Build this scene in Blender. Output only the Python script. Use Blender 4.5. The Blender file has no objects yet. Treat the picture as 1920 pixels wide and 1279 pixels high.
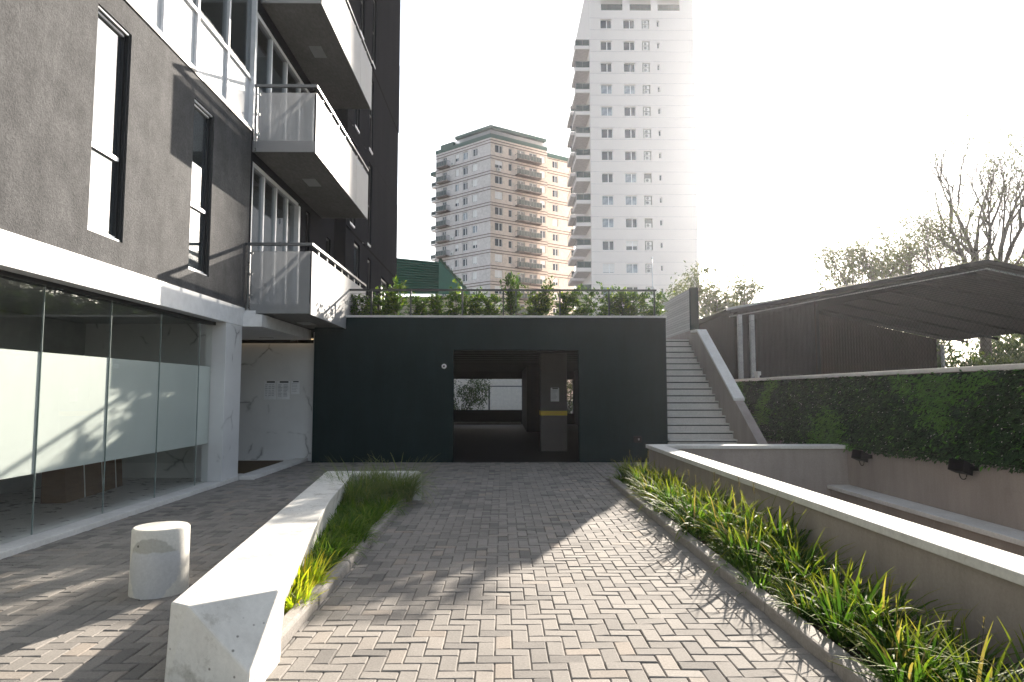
import bpy, math, random
import numpy as np
from mathutils import Vector, Matrix
R = math.radians
random.seed(7)
S = bpy.context.scene
C = S.collection

# ------------------------------------------------------------------ materials
MATS = {}
class NT:
    def __init__(s, name):
        s.m = bpy.data.materials.new(name); s.m.use_nodes = True
        s.t = s.m.node_tree; s.t.nodes.clear()
        s.out = s.n('ShaderNodeOutputMaterial')
        MATS[name] = s.m
    def n(s, typ, **kw):
        nd = s.t.nodes.new(typ)
        for k, v in kw.items():
            if k in nd.inputs: nd.inputs[k].default_value = v
            else: setattr(nd, k, v)
        return nd
    def l(s, a, b): s.t.links.new(a, b)
    def coords(s, scale=(1, 1, 1)):
        tc = s.n('ShaderNodeTexCoord'); mp = s.n('ShaderNodeMapping'); mp.inputs['Scale'].default_value = scale
        s.l(tc.outputs['Object'], mp.inputs['Vector']); return mp.outputs[0]
    def noise(s, vec, scale, detail=4, rough=.6):
        nz = s.n('ShaderNodeTexNoise'); nz.inputs['Scale'].default_value = scale
        nz.inputs['Detail'].default_value = detail; nz.inputs['Roughness'].default_value = rough
        s.l(vec, nz.inputs['Vector']); return nz.outputs['Fac']
    def ramp(s, fac, stops):
        r = s.n('ShaderNodeValToRGB'); e = r.color_ramp.elements
        while len(e) < len(stops): e.new(.5)
        for i, (p, c) in enumerate(stops):
            e[i].position = p; e[i].color = (c, c, c, 1) if isinstance(c, (int, float)) else (*c, 1)
        s.l(fac, r.inputs[0]); return r.outputs[0]
    def mixc(s, fac, a, b, mode='MIX'):
        m = s.n('ShaderNodeMix', data_type='RGBA', blend_type=mode)
        for sock, v in ((m.inputs[0], fac), (m.inputs[6], a), (m.inputs[7], b)):
            if hasattr(v, 'is_linked'): s.l(v, sock)
            else: sock.default_value = v if isinstance(v, float) else (*v, 1)
        return m.outputs[2]
    def bump(s, h, strength, dist):
        b = s.n('ShaderNodeBump'); b.inputs['Strength'].default_value = strength; b.inputs['Distance'].default_value = dist
        s.l(h, b.inputs['Height']); return b.outputs[0]
    def surf(s, col, rough=.7, normal=None, metal=0., spec=.5):
        p = s.n('ShaderNodeBsdfPrincipled')
        if hasattr(col, 'is_linked'): s.l(col, p.inputs['Base Color'])
        else: p.inputs['Base Color'].default_value = (*col, 1)
        if hasattr(rough, 'is_linked'): s.l(rough, p.inputs['Roughness'])
        else: p.inputs['Roughness'].default_value = rough
        p.inputs['Metallic'].default_value = metal; p.inputs['Specular IOR Level'].default_value = spec
        if normal: s.l(normal, p.inputs['Normal'])
        s.l(p.outputs[0], s.out.inputs['Surface']); return p

def mottled(name, c1, c2, scale=3., fine=40., rough=.8, bump=.3, dist=.004, stain=None, spec=.3, stretch=(1, 1, 1), fc=(.72, 1.15), pits=0., streak=0.):
    t = NT(name); v = t.coords(stretch)
    big = t.noise(v, scale, 6, .65); fn = t.noise(v, fine, 5, .7)
    col = t.mixc(t.ramp(big, [(.3, 0.), (.7, 1.)]), c1, c2)
    g = t.ramp(fn, [(.25, fc[0]), (.75, fc[1])])
    col = t.mixc(1., col, g, 'MULTIPLY')
    if streak:
        mp = t.coords((2.6, 2.6, .35)); sn = t.noise(mp, 1.6, 7, .7)
        col = t.mixc(1., col, t.ramp(sn, [(.32, 1 - streak), (.62, 1 + streak * .35)]), 'MULTIPLY')
    if pits:
        vo = t.n('ShaderNodeTexVoronoi'); vo.inputs['Scale'].default_value = 15.; t.l(v, vo.inputs['Vector'])
        pm = t.noise(v, 2.3, 3); pr_ = t.ramp(vo.outputs['Distance'], [(.07, 1.), (.14, 0.)])
        col = t.mixc(t.mixc(1., pr_, t.ramp(pm, [(.42, 0.), (.52, pits)]), 'MULTIPLY'), col, (.12, .115, .1))
    if stain:
        st = t.noise(v, stain[0], 8, .75)
        col = t.mixc(t.ramp(st, [(stain[1], 0.), (stain[1] + .12, stain[2])]), col, stain[3])
    t.surf(col, rough, t.bump(fn, bump, dist), spec=spec); return t.m

def plain(name, c, rough=.5, metal=0., spec=.5, var=.12):
    t = NT(name); v = t.coords(); nz = t.noise(v, 6., 5)
    col = t.mixc(1., c, t.ramp(nz, [(.3, 1 - var), (.7, 1 + var * .5)]), 'MULTIPLY')
    t.surf(col, t.ramp(nz, [(.3, max(rough - .06, .02)), (.7, rough + .06)]), None, metal, spec); return t.m

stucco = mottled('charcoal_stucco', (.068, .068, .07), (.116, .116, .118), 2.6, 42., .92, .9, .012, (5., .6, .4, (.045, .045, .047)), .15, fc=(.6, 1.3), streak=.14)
plain('joint_black', (.008, .008, .009), .95, 0., .0)
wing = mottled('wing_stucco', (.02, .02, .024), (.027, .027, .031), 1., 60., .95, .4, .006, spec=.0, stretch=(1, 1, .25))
gpaint = mottled('garage_dark_paint', (.007, .017, .018), (.012, .025, .026), .8, 70., .8, .25, .003, spec=.08, fc=(.85, 1.1), streak=.16)
concrete = mottled('cast_concrete', (.60, .585, .545), (.73, .72, .68), 2.2, 38., .8, .35, .004, (3.6, .52, .7, (.33, .31, .27)), fc=(.9, 1.05), pits=.8, streak=.1)
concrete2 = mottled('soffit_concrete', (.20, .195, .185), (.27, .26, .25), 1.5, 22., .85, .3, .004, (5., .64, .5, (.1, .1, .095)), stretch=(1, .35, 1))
coping = mottled('coping_concrete', (.6, .585, .55), (.74, .73, .70), 2.5, 30., .8, .35, .004, (9., .62, .55, (.3, .28, .24)), fc=(.85, 1.08))
taupe = mottled('taupe_render', (.335, .295, .268), (.385, .34, .308), .9, 45., .9, .3, .004, (2.2, .6, .35, (.2, .18, .165)), .15, fc=(.86, 1.06), streak=.14)
stepc = mottled('step_stone', (.56, .535, .495), (.66, .63, .59), 3., 35., .8, .25, .003, (6., .66, .4, (.28, .27, .25)))
kerbm = mottled('kerb_concrete', (.25, .232, .212), (.35, .325, .30), 5., 50., .88, .5, .006, (9., .6, .5, (.15, .14, .125)))
whitep = plain('white_paint', (.78, .78, .78), .45)
whitef = plain('white_aluminium', (.74, .75, .77), .35)
darkf = plain('black_aluminium', (.018, .019, .021), .35)
steel = plain('brushed_steel', (.62, .62, .62), .3, 1.)
lead = plain('grey_steel_paint', (.16, .165, .17), .4, .3)
blackp = plain('black_plastic', (.008, .008, .009), .6, 0., .2)
soil = mottled('dark_soil', (.03, .022, .016), (.06, .045, .032), 8., 60., .95, 1., .02)
groundm = mottled('yard_ground', (.16, .15, .14), (.22, .21, .19), .6, 14., .9, .4, .01)
sand = mottled('joint_sand', (.12, .108, .094), (.17, .152, .132), 9., 120., .95, .4, .004)
beige = mottled('beige_render', (.58, .495, .43), (.64, .55, .485), .15, 2., .9, .05, .004, spec=.2)
beige2 = mottled('grey_beige_render', (.55, .52, .515), (.61, .575, .57), .15, 2., .9, .05, .004, spec=.2)
bandm = plain('brown_string_course', (.13, .095, .085), .8)
towerm = mottled('tower_white_render', (.72, .67, .645), (.735, .685, .66), .12, .4, .85, .05, .004, spec=.2, fc=(.97, 1.02))
greenm = plain('green_metal', (.012, .12, .075), .5, .0)
cornice = plain('green_cornice', (.012, .06, .046), .6)
cardb = mottled('brown_board', (.17, .105, .065), (.22, .14, .085), 4., 30., .85, .2, .003, stretch=(1, 1, 5))
strap = plain('white_strap', (.7, .7, .68), .5)
paper = plain('white_paper', (.72, .73, .75), .7)
ink = plain('black_ink', (.02, .02, .022), .7)
greyink = plain('grey_print', (.24, .25, .28), .7)
yellow = plain('yellow_paint', (.62, .43, .03), .6)
matm = mottled('coir_mat', (.075, .055, .028), (.1, .072, .038), 20., 150., 1., .8, .01)
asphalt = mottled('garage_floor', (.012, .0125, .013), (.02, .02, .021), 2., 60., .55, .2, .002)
gcol = mottled('pillar_grey', (.11, .10, .098), (.13, .12, .118), 1.5, 50., .85, .2, .003)
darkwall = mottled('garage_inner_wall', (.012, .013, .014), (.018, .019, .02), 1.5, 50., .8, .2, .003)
slatw = plain('white_siding', (.74, .71, .64), .7)
rust = mottled('rusty_sheet', (.024, .016, .015), (.036, .025, .023), 1.2, 12., .8, .3, .01, (3., .6, .5, (.05, .04, .04)), stretch=(1, 1, .3), spec=.02)
shedroof = mottled('shed_roof_sheet', (.010, .010, .012), (.016, .016, .019), 1., 18., .75, .3, .01, spec=.02)
shedwall = mottled('shed_dark_sheet', (.012, .012, .015), (.018, .018, .022), 1., 20., .8, .3, .01, spec=.02)
galv = mottled('galvanised_steel', (.3, .31, .32), (.5, .5, .5), 6., 40., .4, .2, .003, (4., .6, .7, (.12, .1, .085)))
bark = mottled('tree_bark', (.075, .062, .05), (.13, .11, .092), 4., 30., .9, .8, .02)
stemm = plain('green_brown_stem', (.06, .05, .028), .8)
plain('glass_edge', (.26, .31, .30), .25)
plain('ac_white', (.62, .61, .6), .5)
plain('shutter_white', (.68, .67, .66), .6)
plain('light_fitting', (.42, .42, .42), .4)
plain('interior_grey', (.45, .45, .44), .8)
plain('interior_dark', (.24, .25, .245), .8)
plain('shop_floor', (.5, .48, .46), .3)
plain('curtain_cloth', (.42, .42, .43), .9)

def board_formed():
    t = NT('board_formed_concrete'); v = t.coords((1, 1, 1))
    sp = t.n('ShaderNodeSeparateXYZ'); t.l(v, sp.inputs[0])
    m = t.n('ShaderNodeMath', operation='MULTIPLY'); t.l(sp.outputs['Z'], m.inputs[0]); m.inputs[1].default_value = 1 / .085
    fr = t.n('ShaderNodeMath', operation='FRACT'); t.l(m.outputs[0], fr.inputs[0])
    fl = t.n('ShaderNodeMath', operation='FLOOR'); t.l(m.outputs[0], fl.inputs[0])
    w = t.n('ShaderNodeTexWhiteNoise', noise_dimensions='1D'); t.l(fl.outputs[0], w.inputs['W'])
    g = t.ramp(fr.outputs[0], [(0., .2), (.08, 1.), (.92, 1.), (1., .2)])
    nz = t.noise(v, 14., 5)
    col = t.mixc(w.outputs[0], (.40, .39, .375), (.52, .51, .49))
    col = t.mixc(1., col, g, 'MULTIPLY'); col = t.mixc(1., col, t.ramp(nz, [(.3, .8), (.7, 1.1)]), 'MULTIPLY')
    t.surf(col, .85, t.bump(g, .5, .01), spec=.2)
board_formed()
mottled('garden_backing', (.006, .016, .008), (.012, .026, .012), 8., 60., 1., 1., .02, spec=0.)

def marble():
    t = NT('veined_marble'); v = t.coords()
    w = t.n('ShaderNodeTexNoise'); w.inputs['Scale'].default_value = 1.7; w.inputs['Detail'].default_value = 6
    t.l(v, w.inputs['Vector'])
    mx = t.n('ShaderNodeMix', data_type='VECTOR'); mx.inputs[0].default_value = .28; t.l(v, mx.inputs[4]); t.l(w.outputs['Color'], mx.inputs[5])
    vo = t.n('ShaderNodeTexVoronoi', feature='DISTANCE_TO_EDGE'); vo.inputs['Scale'].default_value = 1.55; t.l(mx.outputs[1], vo.inputs['Vector'])
    mask = t.noise(v, 1.9, 3)
    vein = t.ramp(vo.outputs['Distance'], [(0., .35), (.018, .85), (.05, 1.)])
    vein = t.mixc(t.ramp(mask, [(.5, 0.), (.62, .9)]), (1., 1., 1.), vein)
    cl = t.ramp(t.noise(v, .9, 5), [(.3, .62), (.7, .74)])
    t.surf(t.mixc(1., cl, vein, 'MULTIPLY'), .25, spec=.5)
marble()

def bollard_mat():
    t = NT('bollard_shade_concrete'); v = t.coords(); sp = t.n('ShaderNodeSeparateXYZ'); t.l(v, sp.inputs[0])
    def mth(op, a, b=None):
        m = t.n('ShaderNodeMath', operation=op)
        for i, q in enumerate((a, b)):
            if q is None: continue
            if hasattr(q, 'is_linked'): t.l(q, m.inputs[i])
            else: m.inputs[i].default_value = q
        return m.outputs[0]
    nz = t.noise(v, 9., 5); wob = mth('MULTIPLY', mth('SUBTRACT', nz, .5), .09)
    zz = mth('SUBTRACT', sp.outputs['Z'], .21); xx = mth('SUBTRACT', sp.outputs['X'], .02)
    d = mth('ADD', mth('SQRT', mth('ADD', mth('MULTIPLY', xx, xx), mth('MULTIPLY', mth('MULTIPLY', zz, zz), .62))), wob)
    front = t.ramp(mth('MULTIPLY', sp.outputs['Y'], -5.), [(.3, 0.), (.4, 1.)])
    disc = mth('MULTIPLY', t.ramp(d, [(.178, 1.), (.186, 0.)]), front)  # shade of the front inside its lit rim, painted as a darker disc
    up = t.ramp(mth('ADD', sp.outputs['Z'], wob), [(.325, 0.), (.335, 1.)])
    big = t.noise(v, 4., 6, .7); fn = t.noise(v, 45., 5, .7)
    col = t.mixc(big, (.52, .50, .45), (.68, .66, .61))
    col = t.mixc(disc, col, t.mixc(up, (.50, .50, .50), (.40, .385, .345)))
    vo = t.n('ShaderNodeTexVoronoi'); vo.inputs['Scale'].default_value = 9.; t.l(v, vo.inputs['Vector'])
    pit = mth('MULTIPLY', t.ramp(vo.outputs['Distance'], [(.07, 1.), (.1, 0.)]), t.ramp(t.noise(v, 5., 2), [(.55, 0.), (.6, .9)]))
    col = t.mixc(pit, col, (.08, .075, .065))
    col = t.mixc(1., col, t.ramp(fn, [(.25, .86), (.75, 1.06)]), 'MULTIPLY')
    t.surf(col, .8, t.bump(fn, .4, .004), spec=.3)
bollard_mat()

def tint_mat(name, stops, rough=.88, spec=.1, fine=70., bump=.4):
    t = NT(name); a = t.n('ShaderNodeAttribute', attribute_name='tint'); v = t.coords()
    col = t.ramp(a.outputs['Fac'], stops); fn = t.noise(v, fine, 5, .7); big = t.noise(v, 1.1, 5)
    col = t.mixc(1., col, t.ramp(fn, [(.25, .74), (.75, 1.16)]), 'MULTIPLY')
    col = t.mixc(1., col, t.ramp(big, [(.3, .84), (.7, 1.06)]), 'MULTIPLY')
    t.surf(col, rough, t.bump(fn, bump, .004), spec=spec)
tint_mat('grey_paver', [(0., (.18, .17, .158)), (.4, (.262, .244, .222)), (.8, (.298, .276, .25)), (1., (.315, .275, .235))])

def foliage(name, stops, trans=.35, rough=.45, lenramp=None, spec=.35):
    t = NT(name); a = t.n('ShaderNodeAttribute', attribute_name='tint')
    col = t.ramp(a.outputs['Fac'], stops)
    if lenramp:
        b = t.n('ShaderNodeAttribute', attribute_name='len')
        col = t.mixc(t.ramp(b.outputs['Fac'], lenramp[0]), col, lenramp[1])
    p = t.n('ShaderNodeBsdfPrincipled'); t.l(col, p.inputs['Base Color']); p.inputs['Roughness'].default_value = rough
    p.inputs['Specular IOR Level'].default_value = spec
    tr = t.n('ShaderNodeBsdfTranslucent'); t.l(t.mixc(1., col, (1.6, 1.7, .7), 'MULTIPLY'), tr.inputs[0])
    mx = t.n('ShaderNodeMixShader'); mx.inputs[0].default_value = trans
    t.l(p.outputs[0], mx.inputs[1]); t.l(tr.outputs[0], mx.inputs[2]); t.l(mx.outputs[0], t.out.inputs['Surface'])
foliage('strap_leaf', [(0., (.022, .055, .012)), (.55, (.05, .105, .018)), (.85, (.11, .17, .025)), (1., (.22, .17, .08))], .36, .6,
        ([(.6, 0.), (1., .7)], (.30, .29, .04)), .06)
foliage('lime_leaf', [(0., (.16, .26, .02)), (.6, (.34, .38, .03)), (1., (.5, .38, .03))], .5, .4, ([(.6, 0.), (1., .6)], (.55, .36, .05)))
foliage('lawn_leaf', [(0., (.045, .10, .02)), (.6, (.10, .19, .032)), (1., (.21, .26, .05))], .4, .55, ([(.6, 0.), (1., .5)], (.24, .25, .06)), .1)
foliage('fine_leaf', [(0., (.08, .13, .045)), (.6, (.14, .19, .07)), (1., (.24, .24, .1))], .4, .5, ([(.6, 0.), (1., .5)], (.28, .25, .14)))
foliage('shrub_leaf', [(0., (.015, .04, .012)), (.55, (.045, .09, .018)), (1., (.19, .24, .03))], .4, .35)
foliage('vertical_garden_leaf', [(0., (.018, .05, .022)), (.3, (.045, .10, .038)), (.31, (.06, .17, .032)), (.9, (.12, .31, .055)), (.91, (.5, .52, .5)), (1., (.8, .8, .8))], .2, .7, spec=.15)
foliage('gum_leaf', [(0., (.05, .062, .035)), (.6, (.085, .095, .05)), (1., (.15, .14, .075))], .35, .5)
foliage('bush_leaf', [(0., (.018, .036, .012)), (.6, (.045, .07, .02)), (1., (.11, .13, .03))], .3, .5)

def glass(name, tint, refl=1., f0=.04, rough=.0):
    t = NT(name); v = t.coords(); nz = t.noise(v, .7, 2)
    lw_ = t.n('ShaderNodeLayerWeight'); lw_.inputs['Blend'].default_value = .5
    bm = t.bump(nz, .04, .05)
    pw = t.n('ShaderNodeMath', operation='POWER'); t.l(lw_.outputs['Facing'], pw.inputs[0]); pw.inputs[1].default_value = 5.
    m = t.n('ShaderNodeMath', operation='MULTIPLY_ADD', use_clamp=True); t.l(pw.outputs[0], m.inputs[0]); m.inputs[1].default_value = .95 * refl; m.inputs[2].default_value = f0 * refl
    tr = t.n('ShaderNodeBsdfTransparent'); tr.inputs[0].default_value = (*tint, 1)
    gl = t.n('ShaderNodeBsdfGlossy'); gl.inputs['Roughness'].default_value = rough; t.l(bm, gl.inputs['Normal'])
    mx = t.n('ShaderNodeMixShader'); t.l(m.outputs[0], mx.inputs[0]); t.l(tr.outputs[0], mx.inputs[1]); t.l(gl.outputs[0], mx.inputs[2])
    t.l(mx.outputs[0], t.out.inputs['Surface'])
glass('clear_glass', (.97, .985, .975), .55, .14)
glass('grey_glass', (.72, .76, .78), 1.6)
glass('solar_glass', (.6, .64, .66), 1., .24)

def frosted(name, col, trans, alpha, rough=.35):
    t = NT(name)
    p = t.n('ShaderNodeBsdfPrincipled'); p.inputs['Base Color'].default_value = (*col, 1); p.inputs['Roughness'].default_value = rough
    tl = t.n('ShaderNodeBsdfTranslucent'); tl.inputs[0].default_value = (*col, 1)
    m1 = t.n('ShaderNodeMixShader'); m1.inputs[0].default_value = trans; t.l(p.outputs[0], m1.inputs[1]); t.l(tl.outputs[0], m1.inputs[2])
    tr = t.n('ShaderNodeBsdfTransparent'); m2 = t.n('ShaderNodeMixShader')
    v = t.coords(); nz = t.noise(v, 2., 4)
    f = t.ramp(nz, [(.3, alpha - .03), (.7, alpha + .03)]); t.l(f, m2.inputs[0])
    t.l(tr.outputs[0], m2.inputs[1]); t.l(m1.outputs[0], m2.inputs[2]); t.l(m2.outputs[0], t.out.inputs['Surface'])
frosted('frosted_film', (.86, .90, .88), .04, .72)
frosted('frosted_panel', (.40, .41, .42), .06, .5, .2)
frosted('satin_panel', (.27, .27, .275), .02, .97, .6)
frosted('white_glass', (.74, .76, .78), .25, .92)
frosted('blind_cloth', (.72, .72, .71), .3, .97, .8)

def pane_dark(name, c, refl):
    t = NT(name); v = t.coords(); nz = t.noise(v, 1.3, 3)
    t.surf(t.mixc(1., c, t.ramp(nz, [(.35, .6), (.65, 1.3)]), 'MULTIPLY'), .06, t.bump(t.noise(v, .5, 2), .03, .05), 0., refl)
pane_dark('far_glass', (.03, .04, .055), .5)
pane_dark('far_glass_pale', (.24, .28, .32), .55)
pane_dark('balcony_glass', (.035, .055, .055), .2)
em = NT('warm_strip_light'); e_ = em.n('ShaderNodeEmission'); e_.inputs[0].default_value = (1., .72, .38, 1); e_.inputs[1].default_value = .25
em.l(e_.outputs[0], em.out.inputs['Surface'])

# ------------------------------------------------------------------ mesh builder
class MB:
    def __init__(s): s.v = []; s.f = []; s.m = []; s.mats = []; s.t = []; s.ln = []; s.sm = []
    def mi(s, m):
        if m not in s.mats: s.mats.append(m)
        return s.mats.index(m)
    def add(s, vs, fs, m, tint=0., ln=None, smooth=False):
        o = len(s.v); s.v += [tuple(p) for p in vs]; k = s.mi(m)
        for f in fs: s.f.append([i + o for i in f]); s.m.append(k); s.sm.append(smooth)
        s.t += [tint] * len(vs); s.ln += ln if ln else [0.] * len(vs)
    def box(s, x0, x1, y0, y1, z0, z1, m):
        s.add([(x0, y0, z0), (x1, y0, z0), (x1, y1, z0), (x0, y1, z0), (x0, y0, z1), (x1, y0, z1), (x1, y1, z1), (x0, y1, z1)],
              [(0, 3, 2, 1), (4, 5, 6, 7), (0, 1, 5, 4), (1, 2, 6, 5), (2, 3, 7, 6), (3, 0, 4, 7)], m)
    def quad(s, a, b, c, d, m): s.add([a, b, c, d], [(0, 1, 2, 3)], m)
    def prism(s, pts, vec, m):
        """closed outline pts (3D) swept along vec"""
        n = len(pts); q = [tuple(Vector(p) + Vector(vec)) for p in pts]
        s.add(list(pts) + q, [tuple(range(n))[::-1], tuple(range(n, 2 * n))] + [(i, (i + 1) % n, n + (i + 1) % n, n + i) for i in range(n)], m)
    def tube(s, pts, rad, m, n=6, cap=True):
        vs = []; fs = []; pts = [Vector(p) for p in pts]
        if not hasattr(rad, '__len__'): rad = [rad] * len(pts)
        for i, p in enumerate(pts):
            d = (pts[min(i + 1, len(pts) - 1)] - pts[max(i - 1, 0)]).normalized()
            a = d.orthogonal().normalized() if abs(d.z) > .9 else d.cross(Vector((0, 0, 1))).normalized()
            b = d.cross(a)
            for k in range(n):
                t = 2 * math.pi * k / n; vs.append(p + (a * math.cos(t) + b * math.sin(t)) * rad[i])
            if i:
                o = (i - 1) * n
                for k in range(n): fs.append((o + k, o + (k + 1) % n, o + n + (k + 1) % n, o + n + k))
        if cap: fs += [tuple(range(n))[::-1], tuple(range((len(pts) - 1) * n, len(pts) * n))]
        s.add(vs, fs, m, smooth=n > 4)
    def lathe(s, prof, m, n=40, c=(0, 0, 0)):
        vs = []; fs = []
        for r, z in prof:
            for k in range(n):
                t = 2 * math.pi * k / n; vs.append((c[0] + r * math.cos(t), c[1] + r * math.sin(t), c[2] + z))
        for i in range(len(prof) - 1):
            for k in range(n): fs.append((i * n + k, i * n + (k + 1) % n, (i + 1) * n + (k + 1) % n, (i + 1) * n + k))
        fs += [tuple(range(n))[::-1], tuple(range((len(prof) - 1) * n, len(prof) * n))]
        s.add(vs, fs, m)
    def build(s, name, parent=None, bevel=0., loc=None, rotz=0., xf=None, smooth_angle=None):
        me = bpy.data.meshes.new(name); vs = s.v
        me.from_pydata(vs, [], s.f); 
        for m in s.mats: me.materials.append(MATS[m])
        me.polygons.foreach_set('material_index', s.m); me.polygons.foreach_set('use_smooth', s.sm)
        if any(s.t):
            a = me.attributes.new('tint', 'FLOAT', 'POINT'); a.data.foreach_set('value', s.t)
        if any(s.ln):
            a = me.attributes.new('len', 'FLOAT', 'POINT'); a.data.foreach_set('value', s.ln)
        me.update()
        o = bpy.data.objects.new(name, me); C.objects.link(o)
        if parent: o.parent = parent
        if loc: o.location = loc
        o.rotation_euler = (0, 0, rotz)
        if bevel:
            b = o.modifiers.new('bevel', 'BEVEL'); b.width = bevel; b.segments = 2; b.limit_method = 'ANGLE'; b.angle_limit = R(35)
        return o

def tag(o, label, cat, group=None, kind=None):
    if label: o['label'] = label
    if cat: o['category'] = cat
    if group: o['group'] = group
    if kind: o['kind'] = kind
    return o
def thing(name, label, cat, loc=(0, 0, 0), group=None, rotz=0.):
    o = bpy.data.objects.new(name, None); C.objects.link(o); o.location = loc; o.rotation_euler = (0, 0, rotz)
    o.empty_display_size = .3
    return tag(o, label, cat, group)
def struct(o): o['kind'] = 'structure'; return o
def dup(o, parent=None, loc=None, rotz=None, scale=None, label=None, group=None):
    c = o.copy(); C.objects.link(c)
    if parent: c.parent = parent
    if loc is not None: c.location = loc
    if rotz is not None: c.rotation_euler = (0, 0, rotz)
    if scale is not None: c.scale = scale
    if label: c['label'] = label
    if group: c['group'] = group
    for ch in list(o.children):
        d = dup(ch, c)
    return c

class Face:
    """vertical wall plane: origin, direction along the wall; outward normal is the direction turned right"""
    def __init__(s, o, d):
        L = math.hypot(*d); s.o = o; s.d = (d[0] / L, d[1] / L); s.n = (s.d[1], -s.d[0]); s.rot = math.atan2(d[1], d[0])
    def p(s, u, z, out=0.): return (s.o[0] + s.d[0] * u + s.n[0] * out, s.o[1] + s.d[1] * u + s.n[1] * out, z)
    def wall(s, b, u0, u1, z0, z1, holes, depth, m, mrev=None):
        us = sorted({u0, u1, *[h[0] for h in holes], *[h[1] for h in holes]}); zs = sorted({z0, z1, *[h[2] for h in holes], *[h[3] for h in holes]})
        us = [u for u in us if u0 <= u <= u1]; zs = [z for z in zs if z0 <= z <= z1]
        for i in range(len(us) - 1):
            for j in range(len(zs) - 1):
                cu = (us[i] + us[i + 1]) / 2; cz = (zs[j] + zs[j + 1]) / 2
                if any(h[0] < cu < h[1] and h[2] < cz < h[3] for h in holes): continue
                b.quad(s.p(us[i], zs[j]), s.p(us[i + 1], zs[j]), s.p(us[i + 1], zs[j + 1]), s.p(us[i], zs[j + 1]), m)
        for h in holes:
            a, c, e, f = h[:4]; r = mrev or m; D = -depth
            b.quad(s.p(a, e), s.p(a, f), s.p(a, f, D), s.p(a, e, D), r); b.quad(s.p(c, e), s.p(c, e, D), s.p(c, f, D), s.p(c, f), r)
            b.quad(s.p(a, e), s.p(a, e, D), s.p(c, e, D), s.p(c, e), r); b.quad(s.p(a, f), s.p(c, f), s.p(c, f, D), s.p(a, f, D), r)
    def box(s, b, u0, u1, z0, z1, o0, o1, m):
        P = [s.p(u0, z0, o0), s.p(u1, z0, o0), s.p(u1, z0, o1), s.p(u0, z0, o1)]
        b.prism(P, (0, 0, z1 - z0), m)

# ------------------------------------------------------------------ ground and paving
b = MB(); G = 300.; z = -.05
px0, px1, py0, py1 = 2.85, 6.2, -4., 11.98          # opening of the sunken ramp
for x0, x1, y0, y1 in ((-G, px0, -G, G), (px1, G, -G, G), (px0, px1, py1, G), (px0, px1, -G, py0)):
    b.quad((x0, y0, z), (x1, y0, z), (x1, y1, z), (x0, y1, z), 'yard_ground')
struct(b.build('ground'))
b = MB()
b.quad((px0, py0, -.6), (px1, py0, -.6), (px1, py1, -2.4), (px0, py1, -2.4), 'kerb_concrete')
b.quad((px0, py0, -.05), (px0, py1, -.05), (px0, py1, -2.4), (px0, py0, -2.4), 'taupe_render')
b.quad((px0, py1, -.05), (px1, py1, -.05), (px1, py1, -2.4), (px0, py1, -2.4), 'taupe_render')
b.quad((px0, py0, -.05), (px1, py0, -.05), (px1, py0, -2.4), (px0, py0, -2.4), 'taupe_render')
struct(b.build('sunken_ramp'))

def herringbone(name, x0, x1, y0, y1, ox=0., oy=0., skip=None, seed=1):
    rnd = random.Random(seed); b = MB(); w = .105; g = .0028; bv = .006
    b.quad((x0, y0, -.0085), (x1, y0, -.0085), (x1, y1, -.0085), (x0, y1, -.0085), 'joint_sand')
    nx = int((x1 - x0) / w) + 3; ny = int((y1 - y0) / w) + 3
    for i in range(-2, nx):
        for j in range(-2, ny):
            k = (i - j) % 4
            if k == 0: r = (i, i + 2, j, j + 1)
            elif k == 3: r = (i, i + 1, j, j + 2)
            else: continue
            a, c, e, f = x0 + ox + r[0] * w, x0 + ox + r[1] * w, y0 + oy + r[2] * w, y0 + oy + r[3] * w
            a, c, e, f = max(a, x0), min(c, x1), max(e, y0), min(f, y1)
            if c - a < .02 or f - e < .02: continue
            if skip and skip((a + c) / 2, (e + f) / 2): continue
            a += g; c -= g; e += g; f -= g
            h = rnd.gauss(0, .0011); tx = rnd.gauss(0, .0012); ty = rnd.gauss(0, .0012)
            def zz(x, y): return h + (tx if x > (a + c) / 2 else -tx) + (ty if y > (e + f) / 2 else -ty)
            A = [(a, e), (c, e), (c, f), (a, f)]; B = [(a + bv, e + bv), (c - bv, e + bv), (c - bv, f - bv), (a + bv, f - bv)]
            vs = [(x, y, -.03) for x, y in A] + [(x, y, zz(x, y) - bv * .8) for x, y in A] + [(x, y, zz(x, y)) for x, y in B]
            t = min(1., max(.02, rnd.gauss(.45, .2))); 
            if rnd.random() < .05: t = rnd.uniform(.85, 1.)
            if rnd.random() < .05: t = .03
            b.add(vs, [(8, 9, 10, 11)] + [(q, (q + 1) % 4, 4 + (q + 1) % 4, 4 + q) for q in range(4)] + [(4 + q, 4 + (q + 1) % 4, 8 + (q + 1) % 4, 8 + q) for q in range(4)], 'grey_paver', t)
    return struct(b.build(name))
KL, KR = -1.335, 1.845
herringbone('driveway', KL, KR, -1., 14.88, .03, .02, None, 3)
herringbone('forecourt_paving', -4.66, KL - .004, -1., 15.25, .06, .05, None, 5)
herringbone('landing_paving', KR + .004, 6.15, 12.12, 14.88, .02, .04, lambda x, y: x > 3.7 and y > 14.4, 9)
b = MB(); b.quad((KR + .1, -1., .03), (2.8, -1., .03), (2.62, 11.9, .03), (KR + .1, 11.9, .03), 'dark_soil')
b.quad((KL - .3, 4., .03), (KL - .08, 4., .03), (KL - .08, 9.9, .03), (KL - .85, 9.9, .03), 'dark_soil')
struct(b.build('planting_soil'))

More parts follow.
